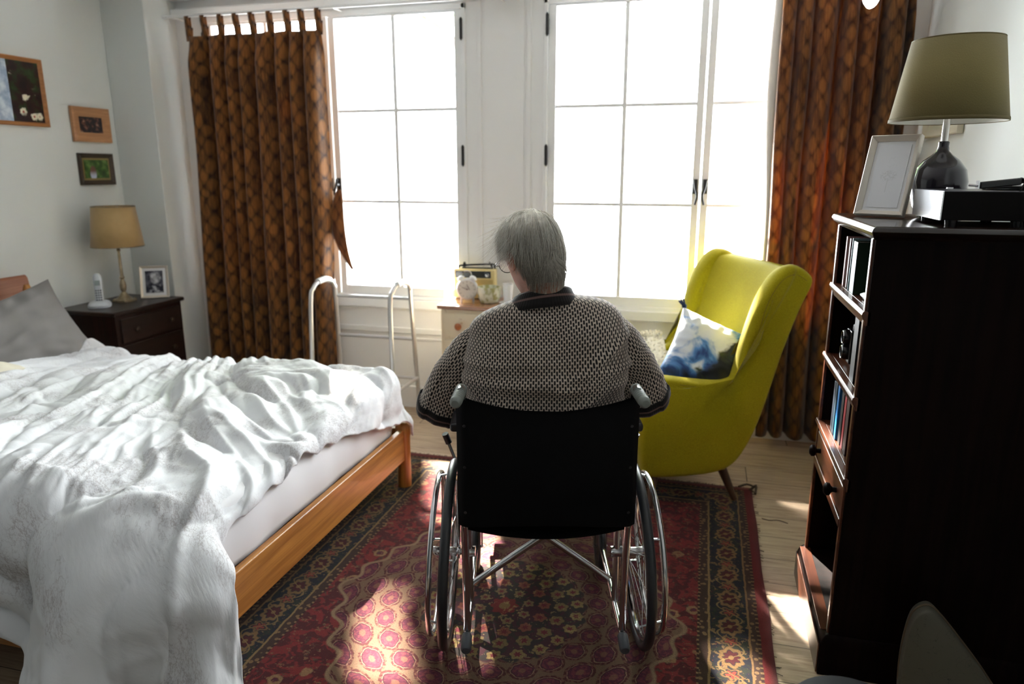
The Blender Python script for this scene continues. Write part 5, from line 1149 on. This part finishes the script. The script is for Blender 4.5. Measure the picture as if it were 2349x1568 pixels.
def strandmat(name, cols):
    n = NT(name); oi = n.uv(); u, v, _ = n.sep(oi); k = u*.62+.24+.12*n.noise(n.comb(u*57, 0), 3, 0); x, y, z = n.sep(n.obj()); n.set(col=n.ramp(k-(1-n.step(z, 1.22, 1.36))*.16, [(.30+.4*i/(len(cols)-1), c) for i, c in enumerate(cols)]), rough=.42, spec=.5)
    tl = n.node('ShaderNodeBsdfTranslucent'); tl.inputs[0].default_value = (.85, .82, .76, 1); mx = n.node('ShaderNodeMixShader'); mx.inputs[0].default_value = .22
    n.t.links.new(n.b.outputs[0], mx.inputs[1]); n.t.links.new(tl.outputs[0], mx.inputs[2]); n.t.links.new(mx.outputs[0], n.out.inputs[0]); return n.m
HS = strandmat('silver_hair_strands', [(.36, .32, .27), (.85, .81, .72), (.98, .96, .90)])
random.seed(11); m = M()
crown = V((.01, -.055, .108))
def strand(p, nrm, flow, L, off0, r0, wild=0, ns=7, idn=0):
    pts = []; q = p+nrm*off0; d = (flow-nrm*flow.dot(nrm)).normalized()
    wv_ = V((random.uniform(-1, 1), random.uniform(-1, 1), random.uniform(-1, 1)))*.12
    for i in range(ns):
        pts.append(q.copy()); t = i/(ns-1)
        # keep following the skull
        e = V((q.x/.076**2, q.y/.098**2, q.z/.118**2)); nr = e.normalized(); g = V((0, 0, -1)) @ Matrix.Identity(3)
        d = (d+gdir*.22+wv_*.5+nr*(wild*.5)).normalized(); d = (d-nr*min(d.dot(nr), 0)*.95+nr*(-.10 if wild == 0 else .05)*(1 if q.length > .085 else -1)).normalized()
        q = q+d*L/(ns-1)
        f = sqrt((q.x/(.076+off0+.004))**2+(q.y/(.098+off0+.006))**2+(q.z/(.118+off0))**2)
        if f < 1 and q.z > -.105: q = q/max(f, .6)
    rs_ = [r0*(1-.8*(i/(ns-1))**2) for i in range(ns)]
    o = len(m.v); rings = []
    for i, p_ in enumerate(pts):
        t_ = (pts[min(i+1, ns-1)]-pts[max(i-1, 0)]).normalized(); a_ = t_.cross(V((.3, .5, .8))).normalized(); b_ = t_.cross(a_)
        rings.append([p_+(a_*cos(2*pi*k/3)+b_*sin(2*pi*k/3))*rs_[i] for k in range(3)])
    m.loft(rings, caps=False, uv=lambda i, j: (idn, i/ns))
gdir = (HM.to_3x3().inverted() @ V((0, 0, -1))).normalized()
cnt = 0
while cnt < 7500:
    th = random.uniform(0, 2*pi); zz = random.uniform(-1.0, .995)
    if zz < hairline(th): continue
    p, nrm = scalp(th, zz, .002); away = (p-crown); flow = away.normalized()*1.0+gdir*.8
    if away.length < .02: flow = V((random.uniform(-1, 1), random.uniform(-1, 1), 0))
    lo = 1-sm(-.9, .1, zz); bb_ = abs(((th+pi/2+pi) % (2*pi))-pi); L = .060*(1-.15*lo)*(1-.62*sm(.85, 1.15, bb_)*sm(.55, .2, zz))+random.uniform(-.012, .014)
    strand(p, nrm, flow+V((random.uniform(-.25, .25), random.uniform(-.25, .25), random.uniform(-.1, .1))), L, random.uniform(.004, .017)*(1-.65*lo), .00062, 0, 7, random.random()*(.35+.65*sm(-.8, .6, zz))+.0); cnt += 1
for i in range(420):      # flyaway wisps over the left temple and crown
    th = random.choice((random.uniform(2.4, 3.9), random.uniform(0, 2*pi))) if i > 260 else random.uniform(2.5, 3.7)
    zz = random.uniform(.02, .95); p, nrm = scalp(th, zz, .008)
    if zz < hairline(th): continue
    strand(p, nrm, (p-crown).normalized()+gdir*.6+V((random.uniform(-.4, .4), random.uniform(-.4, .4), 0)), random.uniform(.045, .085), random.uniform(.008, .018), .00030, random.uniform(.4, 1.1), 8, random.random())
m.xf(HM)
for i in range(1400):
    a_, b_ = random.random(), random.uniform(.0, .92); p = NP_(a_, b_, .001); e = NP_(a_+random.uniform(-.03, .03), min(1.08, b_+.25), .005); L_ = (e-p)
    s0 = len(m.f); uid = random.random(); pts = [p, p+L_*.5+V((0, -.003, 0)), e]
    m.loft([[q_+V((cos(2*pi*k/3)*r_, sin(2*pi*k/3)*r_, 0)) for k in range(3)] for q_, r_ in zip(pts, (.0005, .0004, .0001))], caps=False, uv=lambda i, j: (uid*.6, i/3))
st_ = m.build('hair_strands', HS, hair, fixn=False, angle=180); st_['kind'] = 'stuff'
# ---- glasses
gl = thing('eyeglasses', 'thin black wire eyeglasses worn by the man', 'eyeglasses', WO, HEADING)
BW = plain('thin_black_wire', (.01, .01, .012), .3, .6)
m = M()
for s in (-1, 1): m.ring((s*.033, .108, .002), (0, 1, -.15), .0225, .0013, 36, 6)
m.tube([(-.012, .109, .006), (0, .113, .010), (.012, .109, .006)], .0012, 6, smooth=3); m.xf(HM); m.build('lens_rims', BW, gl)
m = M()
for s in (-1, 1): m.tube([(s*.055, .107, .006), (s*.074, .098, .010), (s*.083, .04, .012), (s*.084, .0, .010), (s*.085, -.018, .000), (s*.084, -.026, -.018)], .0014, 6, smooth=4)
m.xf(HM); m.build('temple_arms', BW, gl)
m = M()
for s in (-1, 1): m.lathe([(.0215, 0), (.001, .0012)], (s*.033, .108, .002), (0, 1, -.15), 30, False)
m.xf(HM); m.build('lenses', CG, gl)
